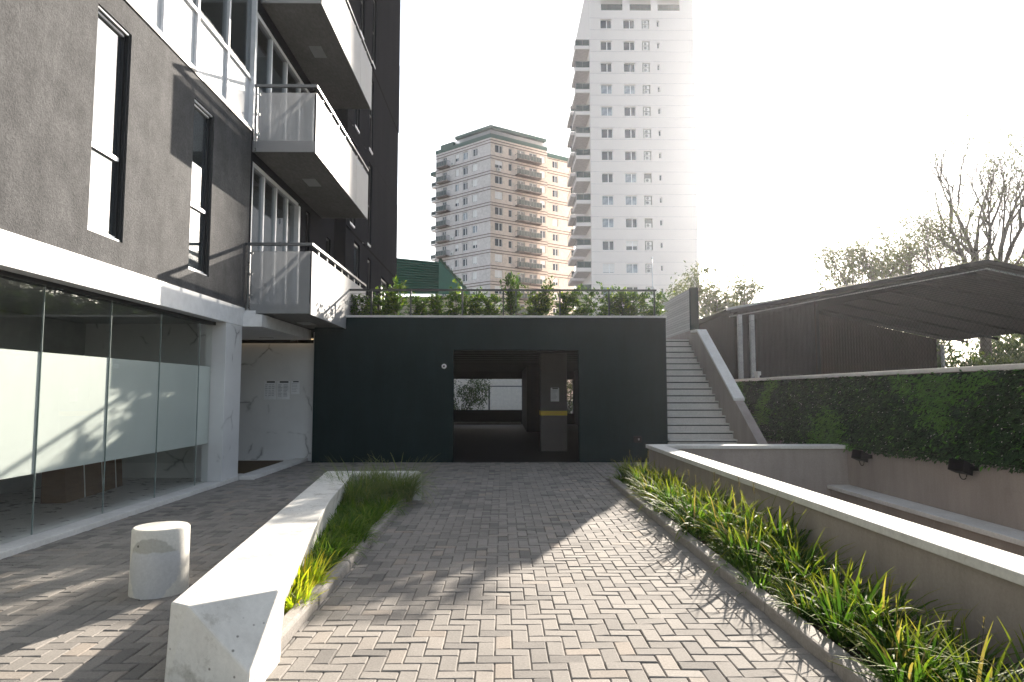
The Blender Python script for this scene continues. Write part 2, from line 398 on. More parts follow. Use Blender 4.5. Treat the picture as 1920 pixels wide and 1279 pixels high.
# ------------------------------------------------------------------ kerbs, bench, bollard
b = MB()
ys = np.linspace(-1., 11.55, 14)
for i in range(13): b.box(KR - .005, KR + .115, ys[i] + .002, ys[i + 1] - .002, -.03, .085 + random.uniform(-.004, .004), 'kerb_concrete')
tag(b.build('kerb', bevel=.018), 'long rounded concrete kerb edging the strap-leaf planting right of the driveway', 'kerb', kind='thing')
b = MB(); ys = np.linspace(4.0, 9.95, 7)
for i in range(6): b.box(KL - .105, KL + .005, ys[i] + .002, ys[i + 1] - .002, -.03, .085 + random.uniform(-.006, .006), 'kerb_concrete')
tag(b.build('kerb', bevel=.022), 'weathered concrete kerb holding the wedge of grass beside the bench', 'kerb', kind='thing')

bench = thing('concrete_bench', 'long tapering cast concrete bench with a cut corner at its near end', 'bench', (-1.7, 6.5, 0))
def loc(o, par):  # keep world coordinates under a parent empty
    o.matrix_parent_inverse = Matrix.Translation(par.location).inverted() if par.rotation_euler.z == 0 else par.matrix_basis.inverted(); return o
b = MB()
zt, zf = .452, .40
# near end: top outline TL, A, B then the cut goes down to Cc on the front right edge
TL = (-1.735, 3.61, zt); A = (-1.62, 3.545, zt); B = (-1.243, 3.83, zt); Cc = (-1.262, 3.46, .15)
BL0 = (-1.755, 3.60, -.03); BF = (-1.262, 3.45, -.03); BR = (-1.285, 4.0, -.03); BM = (-1.60, 5.1, -.03)
TR = (-1.80, 7.1, zt - .03); BRb = (-1.86, 7.1, -.03)
TL2 = (-2.52, 9.6, zf); TR2 = (-2.12, 9.6, zf); BL2 = (-2.54, 9.6, -.03); BR2 = (-2.2, 9.6, -.03)
vs = [TL, A, B, Cc, BL0, BF, BR, TR, BRb, TL2, TR2, BL2, BR2, BM]
fs = [(0, 1, 2, 7, 10, 9), (1, 3, 2), (0, 4, 5, 3, 1), (3, 5, 6, 2), (2, 6, 13), (2, 13, 7), (7, 13, 8), (7, 8, 12, 10), (9, 11, 4, 0), (10, 12, 11, 9)]
b.add(vs, fs, 'cast_concrete')
loc(b.build('seat_block', bench, bevel=.01), bench)
b = MB()
P = [(-2.545, 9.62), (-1.16, 9.74), (-1.24, 9.94), (-2.56, 9.9)]
b.prism([(x, y, -.03) for x, y in P], (0, 0, zf + .025), 'cast_concrete')
loc(b.build('end_block', bench, bevel=.008), bench)

b = MB(); r = .207
b.lathe([(r + .004, -.02), (r + .003, .03), (r, .2), (r - .002, .485), (r - .014, .5), (r - .05, .503), (.001, .503)], 'bollard_shade_concrete', 56)
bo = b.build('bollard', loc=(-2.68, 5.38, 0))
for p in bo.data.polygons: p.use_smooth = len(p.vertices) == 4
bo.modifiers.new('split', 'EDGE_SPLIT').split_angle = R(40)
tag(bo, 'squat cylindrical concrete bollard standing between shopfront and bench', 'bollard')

# ------------------------------------------------------------------ apartment building on the left
XF = -4.7; XG = -4.93
apt = thing('apartment_building', 'charcoal apartment block with pale balconies over a glazed shopfront', 'building', (XF, 8, 0))
def ap(b, name, bevel=0.): return loc(b.build(name, apt, bevel), apt)
F = Face((XF, 0.), (0., 1.))      # u = y, facing +x
W1, W2 = (7.5, 8.2, 3.385, 6.06), (9.93, 10.63, 3.385, 6.03)
b = MB(); F.wall(b, -5., 12.22, 3.075, 6.45, [W1, W2], .15, 'charcoal_stucco')
ap(b, 'stucco_wall')
DOORS = [(12.32, 15.2, 3.2, 5.9), (12.32, 16.1, 6.2, 8.85), (12.32, 16.1, 9.2, 11.8)]
N1 = (15.75, 16.1, 3.6, 5.9); N2 = (17.6, 18.05, 3.5, 5.7)
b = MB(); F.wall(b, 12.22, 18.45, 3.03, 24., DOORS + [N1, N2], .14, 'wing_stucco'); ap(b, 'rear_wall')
# curtain wall above the stucco
b = MB(); F.box(b, -5., 12.22, 6.40, 6.452, -.3, .02, 'black_aluminium'); ap(b, 'drip_edge')
mull = [-3.0, -1.9, -.8, .3, 1.4, 2.5, 3.6, 4.7, 5.8, 6.9, 7.95, 8.95, 9.95, 11.08, 12.16]
for i in range(len(mull) - 1):
    w0, w1 = mull[i], mull[i + 1]
    for k in range(3):
        zb = 6.452 + k * 2.93
        if k and i < 6: continue
        m = MB()
        F.box(m, w0, w0 + .06, zb, zb + 2.93, -.12, .0, 'white_aluminium')
        F.box(m, w0 + .06, w1, zb, zb + .05, -.12, -.003, 'white_aluminium'); F.box(m, w0 + .06, w1, zb + .93, zb + .99, -.12, -.003, 'white_aluminium')
        F.box(m, w0 + .06, w1, zb + 2.75, zb + 2.93, -.12, -.003, 'white_aluminium')
        if i == len(mull) - 2: F.box(m, w1, w1 + .06, zb, zb + 2.93, -.12, .04, 'white_aluminium')
        fo = ap(m, 'curtain_window')
        m = MB(); F.box(m, w0 + .06, w1, zb + .05, zb + .93, -.06, -.045, 'white_glass'); o = m.build('frosted_pane', fo)
        m = MB(); F.box(m, w0 + .06, w1, zb + .99, zb + 2.75, -.06, -.045, 'grey_glass'); o2 = m.build('pane', fo)
b = MB(); F.box(b, -5., 12.2, 6.45, 24., -1.6, -1.5, 'interior_dark')
for k in range(3): F.box(b, -5., 12.2, 6.2 + 2.93 * k, 6.452 + 2.93 * k - .02, -1.5, -.13, 'interior_grey')
F.box(b, 12.2, 16.3, 3.05, 24., -1.6, -1.5, 'interior_dark'); F.box(b, 12.2, 12.24, 3.1, 24., -1.5, -.16, 'interior_dark'); F.box(b, 16.3, 16.34, 3.1, 24., -1.5, -.16, 'interior_dark')
F.box(b, 12.24, 16.3, 5.95, 6.15, -1.5, -.15, 'interior_grey'); F.box(b, 12.24, 16.3, 8.9, 9.12, -1.5, -.15, 'interior_grey'); F.box(b, 12.24, 16.3, 2.95, 3.12, -1.5, -.15, 'interior_grey'); 
ap(b, 'room_shell')
b = MB(); b.box(-16., XF - 1.7, -5., 18.3, 3.1, 24., 'wing_stucco'); b.box(-16., XF - .001, -5.2, -5.0, 0., 24., 'wing_stucco'); b.box(-16., XF, -5., 12.2, 15.3, 24., 'wing_stucco')
b.box(-16., XF - .02, -5., 18.4, 24., 24.3, 'wing_stucco'); ap(b, 'core_walls')
def tall_window(h, pan=True):
    a, c, e, f = h; m = MB()
    for k, (o, t) in enumerate(((-.02, .028), (-.06, .03))):
        g = .035 * k
        mt = 'white_aluminium' if k else 'black_aluminium'
        F.box(m, a + g, a + g + t, e, f, o - .028, o, 'black_aluminium'); F.box(m, c - g - t, c - g, e, f, o - .028, o, 'black_aluminium')
        F.box(m, a + g + t, c - g - t, f - g - t, f - g, o - .028, o, 'white_aluminium'); F.box(m, a + g + t, c - g - t, e + g, e + g + t, o - .028, o, 'white_aluminium')
    F.box(m, a + .08, c - .08, e + 1.0, e + 1.05, -.1, -.05, 'white_aluminium')
    fo = ap(m, 'window')
    m = MB(); F.box(m, a + .07, c - .07, e + .07, f - .07, -.095, -.089, 'solar_glass'); m.build('pane', fo)
    m = MB(); F.box(m, a + .03, c - .03, e + .03, f - .03, -.125, -.12, 'blind_cloth'); m.build('roller_blind', fo)
tall_window(W1); tall_window(W2)
for h in (N1, N2):
    m = MB(); a, c, e, f = h
    F.box(m, a, a + .03, e, f, -.13, -.06, 'black_aluminium'); F.box(m, c - .03, c, e, f, -.13, -.06, 'black_aluminium'); F.box(m, a + .03, c - .03, f - .04, f, -.13, -.06, 'black_aluminium')
    fo = ap(m, 'narrow_window'); m = MB(); F.box(m, a + .03, c - .03, e, f - .04, -.125, -.11, 'far_glass'); m.build('pane', fo)
for (a, c, e, f) in DOORS:
    m = MB(); n = 4; st = (c - a) / n
    F.box(m, a, c, f - .09, f, -.13, -.02, 'white_aluminium'); F.box(m, a, c, e, e + .06, -.13, -.02, 'white_aluminium')
    F.box(m, a, a + .1, e + .06, f - .09, -.13, -.02, 'white_aluminium'); F.box(m, c - .12, c, e + .06, f - .09, -.13, .03, 'white_aluminium')
    for k in range(1, n): F.box(m, a + st * k - .035, a + st * k + .035, e + .06, f - .09, -.12, -.03, 'white_aluminium')
    fo = ap(m, 'sliding_door')
    m = MB(); F.box(m, a + .1, c - .12, e + .06, f - .09, -.085, -.072, 'grey_glass'); m.build('pane', fo)
    m = MB(); nn = 60
    for k in range(nn):
        u0 = a + .1 + (c - a - .25) * k / nn; u1 = a + .1 + (c - a - .25) * (k + 1) / nn; d0 = -.28 + .03 * (k % 2); d1 = -.28 + .03 * ((k + 1) % 2)
        m.quad(F.p(u0, e, d0), F.p(u1, e, d1), F.p(u1, f - .3, d1), F.p(u0, f - .3, d0), 'curtain_cloth')
    m.build('curtain', fo)
# white fascia band, storefront
b = MB(); b.box(XF - .3, XF + .012, -5., 12.12, 2.735, 3.07, 'white_paint'); ap(b, 'fascia_band', .004)
b = MB(); b.box(XG - .06, XG + .06, -5., 11.35, 2.68, 2.734, 'black_aluminium'); ap(b, 'head_channel')
b = MB(); b.box(XG - .12, XF + .03, -5., 12.02, -.03, .055, 'coping_concrete'); ap(b, 'storefront_sill', .006)
b = MB(); b.box(XF - .34, XF + .004, 11.36, 12.05, .056, 2.734, 'veined_marble'); ap(b, 'marble_column', .003)
seam = [-2.8, -1.55, -.3, .95, 2.2, 3.45, 4.7, 5.95, 7.19, 8.43, 9.66, 10.9, 11.35]
for q in seam[1:-1]:
    m = MB(); m.box(XG - .008, XG + .008, q - .003, q + .003, .056, 2.68, 'glass_edge'); ap(m, 'glass_joint')
for i in range(len(seam) - 1):
    m = MB(); m.box(XG - .006, XG + .006, seam[i] + .004, seam[i + 1] - .004, .056, 2.68, 'clear_glass'); fo = ap(m, 'glass_panel')
    m = MB(); m.box(XG - .011, XG - .008, seam[i] + .004, seam[i + 1] - .004, .69, 1.975, 'frosted_film'); m.build('privacy_film', fo)
b = MB(); b.box(-9.6, XG - .13, -5., 11.9, -.03, .045, 'shop_floor'); ap(b, 'shop_floor')
b = MB(); b.box(-9.7, -9.6, -5., 12.0, 0., 3., 'interior_dark'); b.box(-9.6, XF - .35, 11.9, 12.0, .05, 3., 'veined_marble'); b.box(-9.6, XF - .31, -5., 11.9, 2.76, 2.9, 'interior_grey')
b.box(-7.6, -7.4, 9.2, 11.9, .046, 2.75, 'interior_grey'); b.box(-9.6, -9.0, 2., 6., .05, 2.75, 'interior_dark'); ap(b, 'shop_walls')
# entrance recess between column and garage
b = MB(); b.box(-7.5, -4.27, 15.3, 15.42, -.03, 2.66, 'veined_marble'); b.box(-7.6, -7.5, 12.05, 15.42, -.03, 2.8, 'veined_marble'); b.box(-4.27, -4.2, 15.1, 15.42, -.03, 2.9, 'veined_marble'); ap(b, 'marble_wall', .003)
b = MB(); b.box(-7.5, -4.35, 12.06, 15.17, 2.73, 2.95, 'white_paint'); b.box(-7.5, XF + .2, 12.13, 15.2, 2.951, 3.03, 'white_paint'); b.box(-5.3, -5.0, 14.55, 14.6, 2.726, 2.733, 'black_plastic'); ap(b, 'entrance_soffit')
b = MB(); b.box(-7.4, -4.3, 15.22, 15.27, 2.74, 2.76, 'warm_strip_light'); ap(b, 'cove_light')
b = MB(); b.box(-7.5, -4.62, 12.06, 15.3, -.03, .02, 'coping_concrete'); b.box(-4.66, -4.4, 12.03, 15.29, -.03, .06, 'coping_concrete'); ap(b, 'entrance_floor', .005)
b = MB(); b.box(-7.0, -4.85, 12.75, 15.0, .021, .034, 'coir_mat')
tag(b.build('entrance_mat'), 'brown coir mat sunk in the pale floor of the marble entrance recess', 'mat')
# projecting wing farther along
XW = -4.4; FW = Face((XW, 0.), (0., 1.))
WH = [(19.55, 20.35, 3.4, 6.05), (18.9, 19.6, 6.35, 8.9), (21.55, 22.1, 3.4, 5.95), (21.4, 22.0, 6.3, 9.1), (21.5, 22.1, 9.5, 12.1), (21.7, 22.3, 12.6, 15.1), (19.4, 20.0, 9.4, 12.), (19.8, 20.4, 12.6, 15.), (24.0, 25.35, 3.35, 5.75)]
b = MB(); zc = [3., 6.2, 9.35, 12.42, 15.4, 18.5, 21.5, 25.5]
for k in range(len(zc) - 1):
    hs = [h for h in WH if zc[k] < (h[2] + h[3]) / 2 < zc[k + 1]]
    hs = [(h[0], h[1], max(h[2], zc[k] + .05), min(h[3], zc[k + 1] - .05)) for h in hs]
    F_ = Face((XW + (.02 if k % 2 else 0.), 0.), (0., 1.))
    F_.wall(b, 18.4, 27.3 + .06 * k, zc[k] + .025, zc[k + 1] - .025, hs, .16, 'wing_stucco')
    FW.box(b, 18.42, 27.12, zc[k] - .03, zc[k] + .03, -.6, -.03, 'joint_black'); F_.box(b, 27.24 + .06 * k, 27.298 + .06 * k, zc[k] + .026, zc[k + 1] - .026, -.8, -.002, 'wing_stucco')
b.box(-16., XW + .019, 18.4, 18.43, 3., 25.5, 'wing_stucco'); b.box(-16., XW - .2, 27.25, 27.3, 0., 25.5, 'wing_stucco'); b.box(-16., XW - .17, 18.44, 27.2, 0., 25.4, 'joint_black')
ap(b, 'wing_wall')
for k, h in enumerate(WH):
    m = MB(); a, c, e, f = h; e += .05; f -= .05; B_ = FW
    B_.box(m, a, a + .06, e, f, -.14, -.05, 'black_aluminium'); B_.box(m, c - .06, c, e, f, -.14, -.05, 'black_aluminium'); B_.box(m, a, c, f - .06, f, -.14, -.05, 'black_aluminium'); B_.box(m, a, c, e, e + .06, -.14, .01, 'white_aluminium')
    B_.box(m, a, c, (e + f) / 2, (e + f) / 2 + .05, -.14, -.06, 'black_aluminium')
    fo = ap(m, 'wing_window'); m = MB(); B_.box(m, a + .06, c - .06, e + .06, f - .06, -.12, -.1, 'far_glass' if k < 8 else 'grey_glass'); m.build('pane', fo)
    if k == 8:
        m = MB(); B_.box(m, a, c, e, f, -.155, -.15, 'white_glass'); m.build('roller_blind', fo)
# balconies
def balcony(y0, y1, xo, zb, zr, split, low):
    bal = bpy.data.objects.new('balcony', None); C.objects.link(bal); bal.parent = apt; bal.matrix_parent_inverse = Matrix.Translation(apt.location).inverted(); bal.location = (XF, y0, zb)
    def bp(m, name, bev=0.):
        o = m.build(name, bal, bev); o.location = (-XF, -y0, -zb); return o
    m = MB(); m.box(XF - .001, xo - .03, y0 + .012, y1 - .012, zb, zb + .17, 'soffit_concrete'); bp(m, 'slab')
    m = MB(); yl = y0 + (y1 - y0) * .33; m.box(-4.25, -3.98, yl, yl + .5, zb - .012, zb - .0005, 'light_fitting'); bp(m, 'ceiling_light', .004)
    top = zr - .16
    m = MB(); zz = zb + .2 if not low else zb - .005
    m.box(XF + .09, xo - .035, y0 - .012, y0, zz, top, 'frosted_panel'); bp(m, 'side_panel')
    m = MB()
    if not low: m.box(XF + .0, xo - .02, y0 - .016, y0 + .008, zb - .01, zb + .198, 'satin_panel')
    m.box(xo - .028, xo - .016, y0 + .0085, y1, zb - .02, zb + .2, 'satin_panel'); bp(m, 'fascia')
    m = MB(); n = split
    for k in range(n):
        a = y0 - .012 + (y1 - y0 + .012) * k / n; c = y0 - .012 + (y1 - y0 + .012) * (k + 1) / n
        m.box(xo - .014 + .002 * (k % 2), xo + .002 * (k % 2), a, c - .004, zb - .025, top + (0 if k % 2 else .0), 'satin_panel')
    bp(m, 'front_panel')
    m = MB(); m.box(XF + .005, xo + .01, y0 - .03, y0 + .03, zr - .055, zr, 'grey_steel_paint'); m.box(xo - .05, xo + .011, y0 + .03, y1, zr - .054, zr + .001, 'grey_steel_paint'); bp(m, 'handrail', .006)
    m = MB(); m.box(XF + .03, XF + .07, y0 - .02, y0 + .01, zb, zr - .056, 'brushed_steel'); bp(m, 'corner_post')
    m = MB()
    for q in (.25, .55, .85): m.box(XF + .068, XF + .12, y0 - .022, y0 + .012, zb + (zr - zb) * q - .02, zb + (zr - zb) * q + .02, 'brushed_steel')
    bp(m, 'panel_clamp'); k = y0 + .5
    while k < y1 - .1:
        m = MB(); m.box(xo - .04, xo - .02, k, k + .03, zb + .17, zr - .055, 'brushed_steel'); k += .62; bp(m, 'railing_post')
    return bal
balcony(12.17, 16.98, -3.5, 2.985, 4.29, 1, True)
balcony(12.3, 17.15, -3.52, 6.06, 7.36, 7, False)
balcony(12.5, 17.4, -3.52, 9.1, 10.42, 7, False)

st = thing('board_stack', 'stack of brown boards strapped with white bands leaning inside the shopfront', 'boards', (-6.05, 10.1, .045), rotz=R(6.5))
m = MB(); m.prism([(-.28, -.85, 0), (.04, -.85, 0), (-.03, -.85, .95), (-.28, -.85, .95)], (0, 1.72, 0), 'brown_board'); m.build('boards', st, .004)
for q in (-.35, .18, .62):
    m = MB(); m.prism([(.045, q, 0.), (-.025, q, .95), (-.03, q, .955), (-.28, q, .955), (-.28, q, .951), (-.034, q, .951), (.039, q, 0.)], (0, .025, 0), 'white_strap'); m.build('strap', st)
m = MB(); m.quad((.044, -.83, .62), (.044, -.68, .62), (.036, -.68, .8), (.036, -.83, .8), 'white_paper'); m.build('paper_label', st)

def notice(loc_, w, h, rows, label, head=True, cols=1, facing=0.):
    o = thing('notice_sheet', label, 'notice', loc_, rotz=facing, group='printed notices on the walls')
    m = MB(); m.box(0, w, -.004, -.001, 0, h, 'white_paper'); m.build('sheet', o)
    m = MB(); m.box(w * .2, w * .88, -.0055, -.0045, h * .9, h * .985, 'black_ink'); m.build('header', o)
    m = MB(); rnd = random.Random(int(w * 1000) + rows)
    for i in range(rows):
        zz = h * (.8 - .68 * i / rows)
        for k in range(cols):
            a = w * (.08 + .84 * k / cols); c = a + w * .84 / cols * rnd.uniform(.55, .85)
            m.box(a, c, -.0055, -.0045, zz - h * .025, zz, 'grey_print')
    m.build('printed_lines', o)
    return o
notice((-5.42, 15.298, 1.38), .27, .42, 7, 'white notice with three columns of grey print, leftmost on the marble wall', cols=3)
notice((-5.13, 15.298, 1.38), .29, .42, 9, 'white notice with full-width print, middle of three on the marble wall', cols=2)
notice((-4.81, 15.298, 1.5), .19, .3, 6, 'smallest white notice, next to the dark garage wall on the marble')

# ------------------------------------------------------------------ garage block with terrace
gar = thing('garage', 'dark painted garage block with an open vehicle doorway and planted roof terrace', 'garage', (0, 14.9, 0))
def gp(b, name, bev=0.): return loc(b.build(name, gar, bev), gar)
FG = Face((0., 14.9), (1., 0.))
b = MB(); OP = (-1.1, 1.72, -.03, 2.49)
FG.wall(b, -4.2, 3.68, -.03, 3.215, [OP], .3, 'garage_dark_paint')
b.quad((3.68, 14.9, -.03), (3.68, 33., -.03), (3.68, 33., 3.215), (3.68, 14.9, 3.215), 'garage_dark_paint'); b.quad((-4.2, 14.9, -.03), (-4.2, 15.6, -.03), (-4.2, 15.6, 3.2), (-4.2, 14.9, 3.2), 'garage_dark_paint')
gp(b, 'front_wall')
b = MB(); b.box(-4.2, 3.7, 14.87, 15.13, 3.216, 3.262, 'coping_concrete'); gp(b, 'coping', .005)
b = MB(); b.box(-7., 3.67, 15.2, 33., 2.78, 3.05, 'garage_inner_wall'); gp(b, 'terrace_slab')
b = MB(); y = 15.9
while y < 32: b.box(-4.9, 3.55, y, y + .22, 2.55, 2.779, 'garage_inner_wall'); y += 1.15
gp(b, 'ceiling_beam')
b = MB(); b.box(-4.9, -4.75, 15.45, 33., -.03, 2.779, 'garage_inner_wall'); b.box(3.5, 3.66, 15.21, 33., -.03, 2.779, 'garage_inner_wall'); b.box(-4.15, -1.4, 15.21, 15.3, -.03, 2.779, 'garage_inner_wall'); b.box(2., 3.5, 15.21, 15.3, -.03, 2.779, 'garage_inner_wall')
FB = Face((0., 32.5), (1., 0.)); FB.wall(b, -4.9, 3.5, -.03, 2.779, [(-3.9, .95, .68, 2.18), (3.02, 3.44, .5, 2.15)], .2, 'garage_inner_wall')
b.box(.95, 2.2, 26., 32.4, .01, 2.54, 'garage_inner_wall'); gp(b, 'inner_wall')
b = MB(); b.quad((-4.9, 14.89, -.004), (3.5, 14.89, -.004), (3.5, 32.5, -.004), (-4.9, 32.5, -.004), 'garage_floor'); gp(b, 'garage_floor')
b = MB(); b.box(-4.8, .9, 31.9, 32.1, -.03, .12, 'kerb_concrete'); gp(b, 'wheel_stop', .01)
b = MB(); b.box(1.02, 1.71, 17.7, 18.4, -.03, 2.778, 'pillar_grey'); pl = gp(b, 'pillar', .008)
m = MB(); m.box(1.017, 1.713, 17.697, 18.403, .93, 1.05, 'yellow_paint'); o = m.build('yellow_stripe', pl)
notice((1.28, 17.695, 1.3), .22, .36, 8, 'white notice on the grey pillar with yellow stripe')
cam_ = thing('security_camera', 'small white round security camera left of the garage doorway', 'camera', (-1.3, 14.895, 2.12))
m = MB(); m.lathe([(.055, 0), (.055, .02), (.045, .04), (.03, .055), (.001, .06)], 'white_paint', 20); o = m.build('housing', cam_); o.rotation_euler = (R(90), 0, 0)
m = MB(); m.lathe([(.024, 0), (.02, .01), (.001, .014)], 'black_plastic', 14); o = m.build('lens', cam_, loc=(0, -.052, 0)); o.rotation_euler = (R(90), 0, 0)
ob = thing('outlet_box', 'small black outlet box low on the dark garage wall near the stairs', 'outlet', (3.0, 14.897, .5))
m = MB(); m.box(-.09, .09, -.03, 0, -.07, .07, 'black_plastic'); m.build('casing', ob, .006)
m = MB(); m.box(.01, .045, -.034, -.0305, -.02, .025, 'grey_steel_paint'); m.build('socket', ob)

# terrace railing
ra = thing('terrace_railing', 'dark steel railing with thin horizontal wires along the planted roof terrace', 'railing', (0, 15.2, 3.26))
m = MB(); m.box(-4.1, 3.55, -.02, .02, .6, .645, 'black_aluminium'); m.build('top_rail', ra)
for x in (-3.0, -2.1, -.92, .02, .31, 1.32, 2.45, 3.5):
    m = MB(); m.box(x - .018, x + .018, -.018, .018, -.03, .6, 'black_aluminium'); m.build('post', ra)
m = MB()
for k in range(6): m.tube([(-4.1, 0, .08 + .09 * k), (3.55, 0, .08 + .09 * k)], .0045, 'black_aluminium', 4)
m.build('wire', ra)

# ------------------------------------------------------------------ leaves, shrubs, grasses, trees
def leaf(b, p, d, up, L, W, m, t, ln=None):
    """a folded pointed leaf of two triangles pairs along d"""
    d = d.normalized(); s = d.cross(up)
    if s.length < 1e-4: s = d.orthogonal()
    s.normalize(); n = s.cross(d)
    v = [p, p + d * L * .5 + s * W * .5 + n * W * .18, p + d * L, p + d * L * .5 - s * W * .5 + n * W * .18, p + d * L * .5]
    b.add(v, [(0, 1, 4), (1, 2, 4), (2, 3, 4), (3, 0, 4)], m, max(t, .001))
def rvec(r): 
    while True:
        v = Vector((r.uniform(-1, 1), r.uniform(-1, 1), r.uniform(-1, 1)))
        if .05 < v.length < 1: return v.normalized()

def shrub_mesh(seed, h, w, nleaf, mat='shrub_leaf', L=.075, W=.036):
    r = random.Random(seed); st = MB(); lf = MB(); tips = []
    for k in range(r.randint(3, 4)):
        p = Vector((r.uniform(-.05, .05), r.uniform(-.04, .04), -.02)); d = Vector((r.uniform(-.25, .25), r.uniform(-.18, .18), 1)); pts = [p.copy()]
        hh = h * r.uniform(.7, 1.)
        for q in range(7):
            d += Vector((r.uniform(-.2, .2), r.uniform(-.15, .15), .1)); d.normalize(); p = p + d * hh / 7; pts.append(p.copy())
            if q > 0:
                for _ in range(3):
                    e = Vector((r.uniform(-1, 1), r.uniform(-.8, .8), r.uniform(.1, .9))).normalized() * w * r.uniform(.25, .55)
                    st.tube([p, p + e * .6 + Vector((0, 0, .01)), p + e], [.005, .004, .002], 'green_brown_stem', 4, False); tips.append((p, e))
        tips.append((p - d * .1, d * .16)); st.tube(pts, [.012 - .0014 * i for i in range(8)], 'green_brown_stem', 5, False)
    for i in range(nleaf):
        p, e = r.choice(tips)
        if r.random() > 1.15 - .95 * p.z / h: continue
        q = p + e * r.uniform(.2, 1.05) + Vector((r.gauss(0, .02), r.gauss(0, .02), r.gauss(0, .02)))
        d = (e.normalized() + rvec(r) * .9 + Vector((0, 0, .25)))
        leaf(lf, q, d, Vector((0, 0, 1)) + rvec(r) * .6, L * r.uniform(.7, 1.25), W * r.uniform(.8, 1.2), mat, min(1, max(0.01, r.gauss(.45, .25))))
    return st, lf
shr = []
for k in range(4):
    a, l = shrub_mesh(40 + k, .9 + .04 * k, .5, 1150, L=.1, W=.05)
    t = thing('terrace_shrub', 'x', 'shrub', (0, 15.55, 3.06)); a.build('stem', t); l.build('foliage', t); shr.append(t)
xs = [-3.75, -3.35, -2.9, -2.45, -2.0, -1.55, -1.1, -.65, -.2, .2, .62, 1.05, 1.5, 1.95, 2.35, 2.75, 3.12, 3.45]
tall = {3: .98, 6: .92, 9: 1.2, 11: 1., 13: .92}
names = {0: 'dark leafy shrub at the balcony end of the terrace hedge', 3: 'bright-topped shrub on the terrace in front of the green metal roof', 9: 'tallest terrace shrub, rising in front of the beige tower corner',
         17: 'dark shrub at the stair end of the terrace hedge', 11: 'tall narrow terrace shrub with a bare lower stem below the rail'}
rr = random.Random(5)
for i, x in enumerate(xs):
    lab = names.get(i, 'leafy green shrub in the row behind the terrace railing')
    sc = (rr.uniform(.95, 1.2), 1., tall.get(i, rr.uniform(.74, .9)))
    L_ = (x + rr.uniform(-.05, .05), 15.5 + rr.uniform(-.08, .1), 3.05)
    o = shr[i] if i < 4 else dup(shr[i % 4])
    o.location = L_; o.rotation_euler = (0, 0, rr.uniform(0, 6.28)); o.scale = sc; o['label'] = lab; o['group'] = 'shrubs in the terrace hedge'

def clump(seed, n, L, w, spread, lean, droop, mat, seg=6, sx=1., flower=0):
    r = random.Random(seed); b = MB()
    for i in range(n):
        az = r.uniform(0, 2 * math.pi); rad = spread * math.sqrt(r.random())
        p = Vector((math.cos(az) * rad * sx, math.sin(az) * rad, 0)); az2 = az + r.gauss(0, .7)
        th = abs(r.gauss(lean, lean * .5)); l = L * r.uniform(.5, 1.1); ww = w * r.uniform(.7, 1.2); dr = droop * r.uniform(.3, 1.5)
        side = Vector((-math.sin(az2), math.cos(az2), 0)); tw = r.uniform(-.5, .5); vs = []; ln = []
        for q in range(seg + 1):
            f = q / seg; wd = ww * (1 - f ** 2.2) * (.75 + .5 * min(1, f * 3)) * .5 + .0006
            d = Vector((math.cos(az2) * math.sin(th), math.sin(az2) * math.sin(th), math.cos(th)))
            s = (side + d.cross(side) * tw * f).normalized()
            vs += [p - s * wd, p + s * wd]; ln += [f, f]
            p = p + d * (l / seg); th += dr / seg * (1 + f)
        t = min(1, max(.01, r.gauss(.36, .22))); 
        if r.random() < .07: t = 1.
        b.add(vs, [(2 * q, 2 * q + 1, 2 * q + 3, 2 * q + 2) for q in range(seg)], mat, t, ln)
    for k in range(flower):
        az = r.uniform(0, 6.28); p = Vector((math.cos(az), math.sin(az), 0)) * spread * .5; tip = p + Vector((r.uniform(-.12, .12), r.uniform(-.12, .12), L * r.uniform(1., 1.2)))
        b.tube([p, (p + tip) / 2, tip], .0025, 'green_brown_stem', 4, False)
        for q in range(14):
            leaf(b, tip - (tip - p) * .012 * q, rvec(r) + Vector((0, 0, .6)), Vector((0, 0, 1)), .02, .008, mat, 1.)
    return b

# right planter: strap-leaved clumps
protos = []
for k in range(5):
    p_ = clump(100 + k, 78, .56, .02, .11, .42, .85, 'strap_leaf', 6, flower=k % 2).build('strap_leaf_clump'); protos.append(p_)
low_ = [clump(150 + k, 130, .22, .012, .13, .6, .9, 'lawn_leaf', 4).build('ground_cover_tuft') for k in range(2)]
rr = random.Random(11); used = set(); nn = 0
y = 1.2; row = 0
while y < 11.6:
    xs_ = [2.12, 2.4] if y < 10.3 else [2.15, 2.45]
    for j, x in enumerate(xs_):
        k = rr.randrange(5)
        o = protos[k] if k not in used else dup(protos[k]); used.add(k)
        bare = 0.62 < (y % 2.9) / 2.9 < .78 and j == 0
        s = rr.uniform(.6, 1.02) * (.5 if bare else 1.) * (1.1 if 4.6 < y < 8.6 else .98)
        o.location = (x + rr.gauss(0, .06), y + rr.gauss(0, .07), .025); o.rotation_euler = (0, 0, rr.uniform(0, 6.28)); o.scale = (s, s, s * rr.uniform(.9, 1.15))
        tag(o, 'strap-leaved green clump with yellow tips in the bed along the taupe wall', 'plant', 'strap-leaved clumps along the right wall')
        nn += 1
    y += .37
for k in range(5):
    if k not in used: bpy.data.objects.remove(protos[k])
y = 1.5; i = 0
while y < 11.5:
    o = low_[i] if i < 2 else dup(low_[i % 2])
    o.location = (2.08 + rr.gauss(0, .05), y, .025); o.rotation_euler = (0, 0, rr.uniform(0, 6)); o.scale = (rr.uniform(.8, 1.2),) * 3
    tag(o, 'low fine grass tuft beside the kerb under the strap-leaved clumps', 'plant', 'low tufts along the right kerb'); y += .62; i += 1

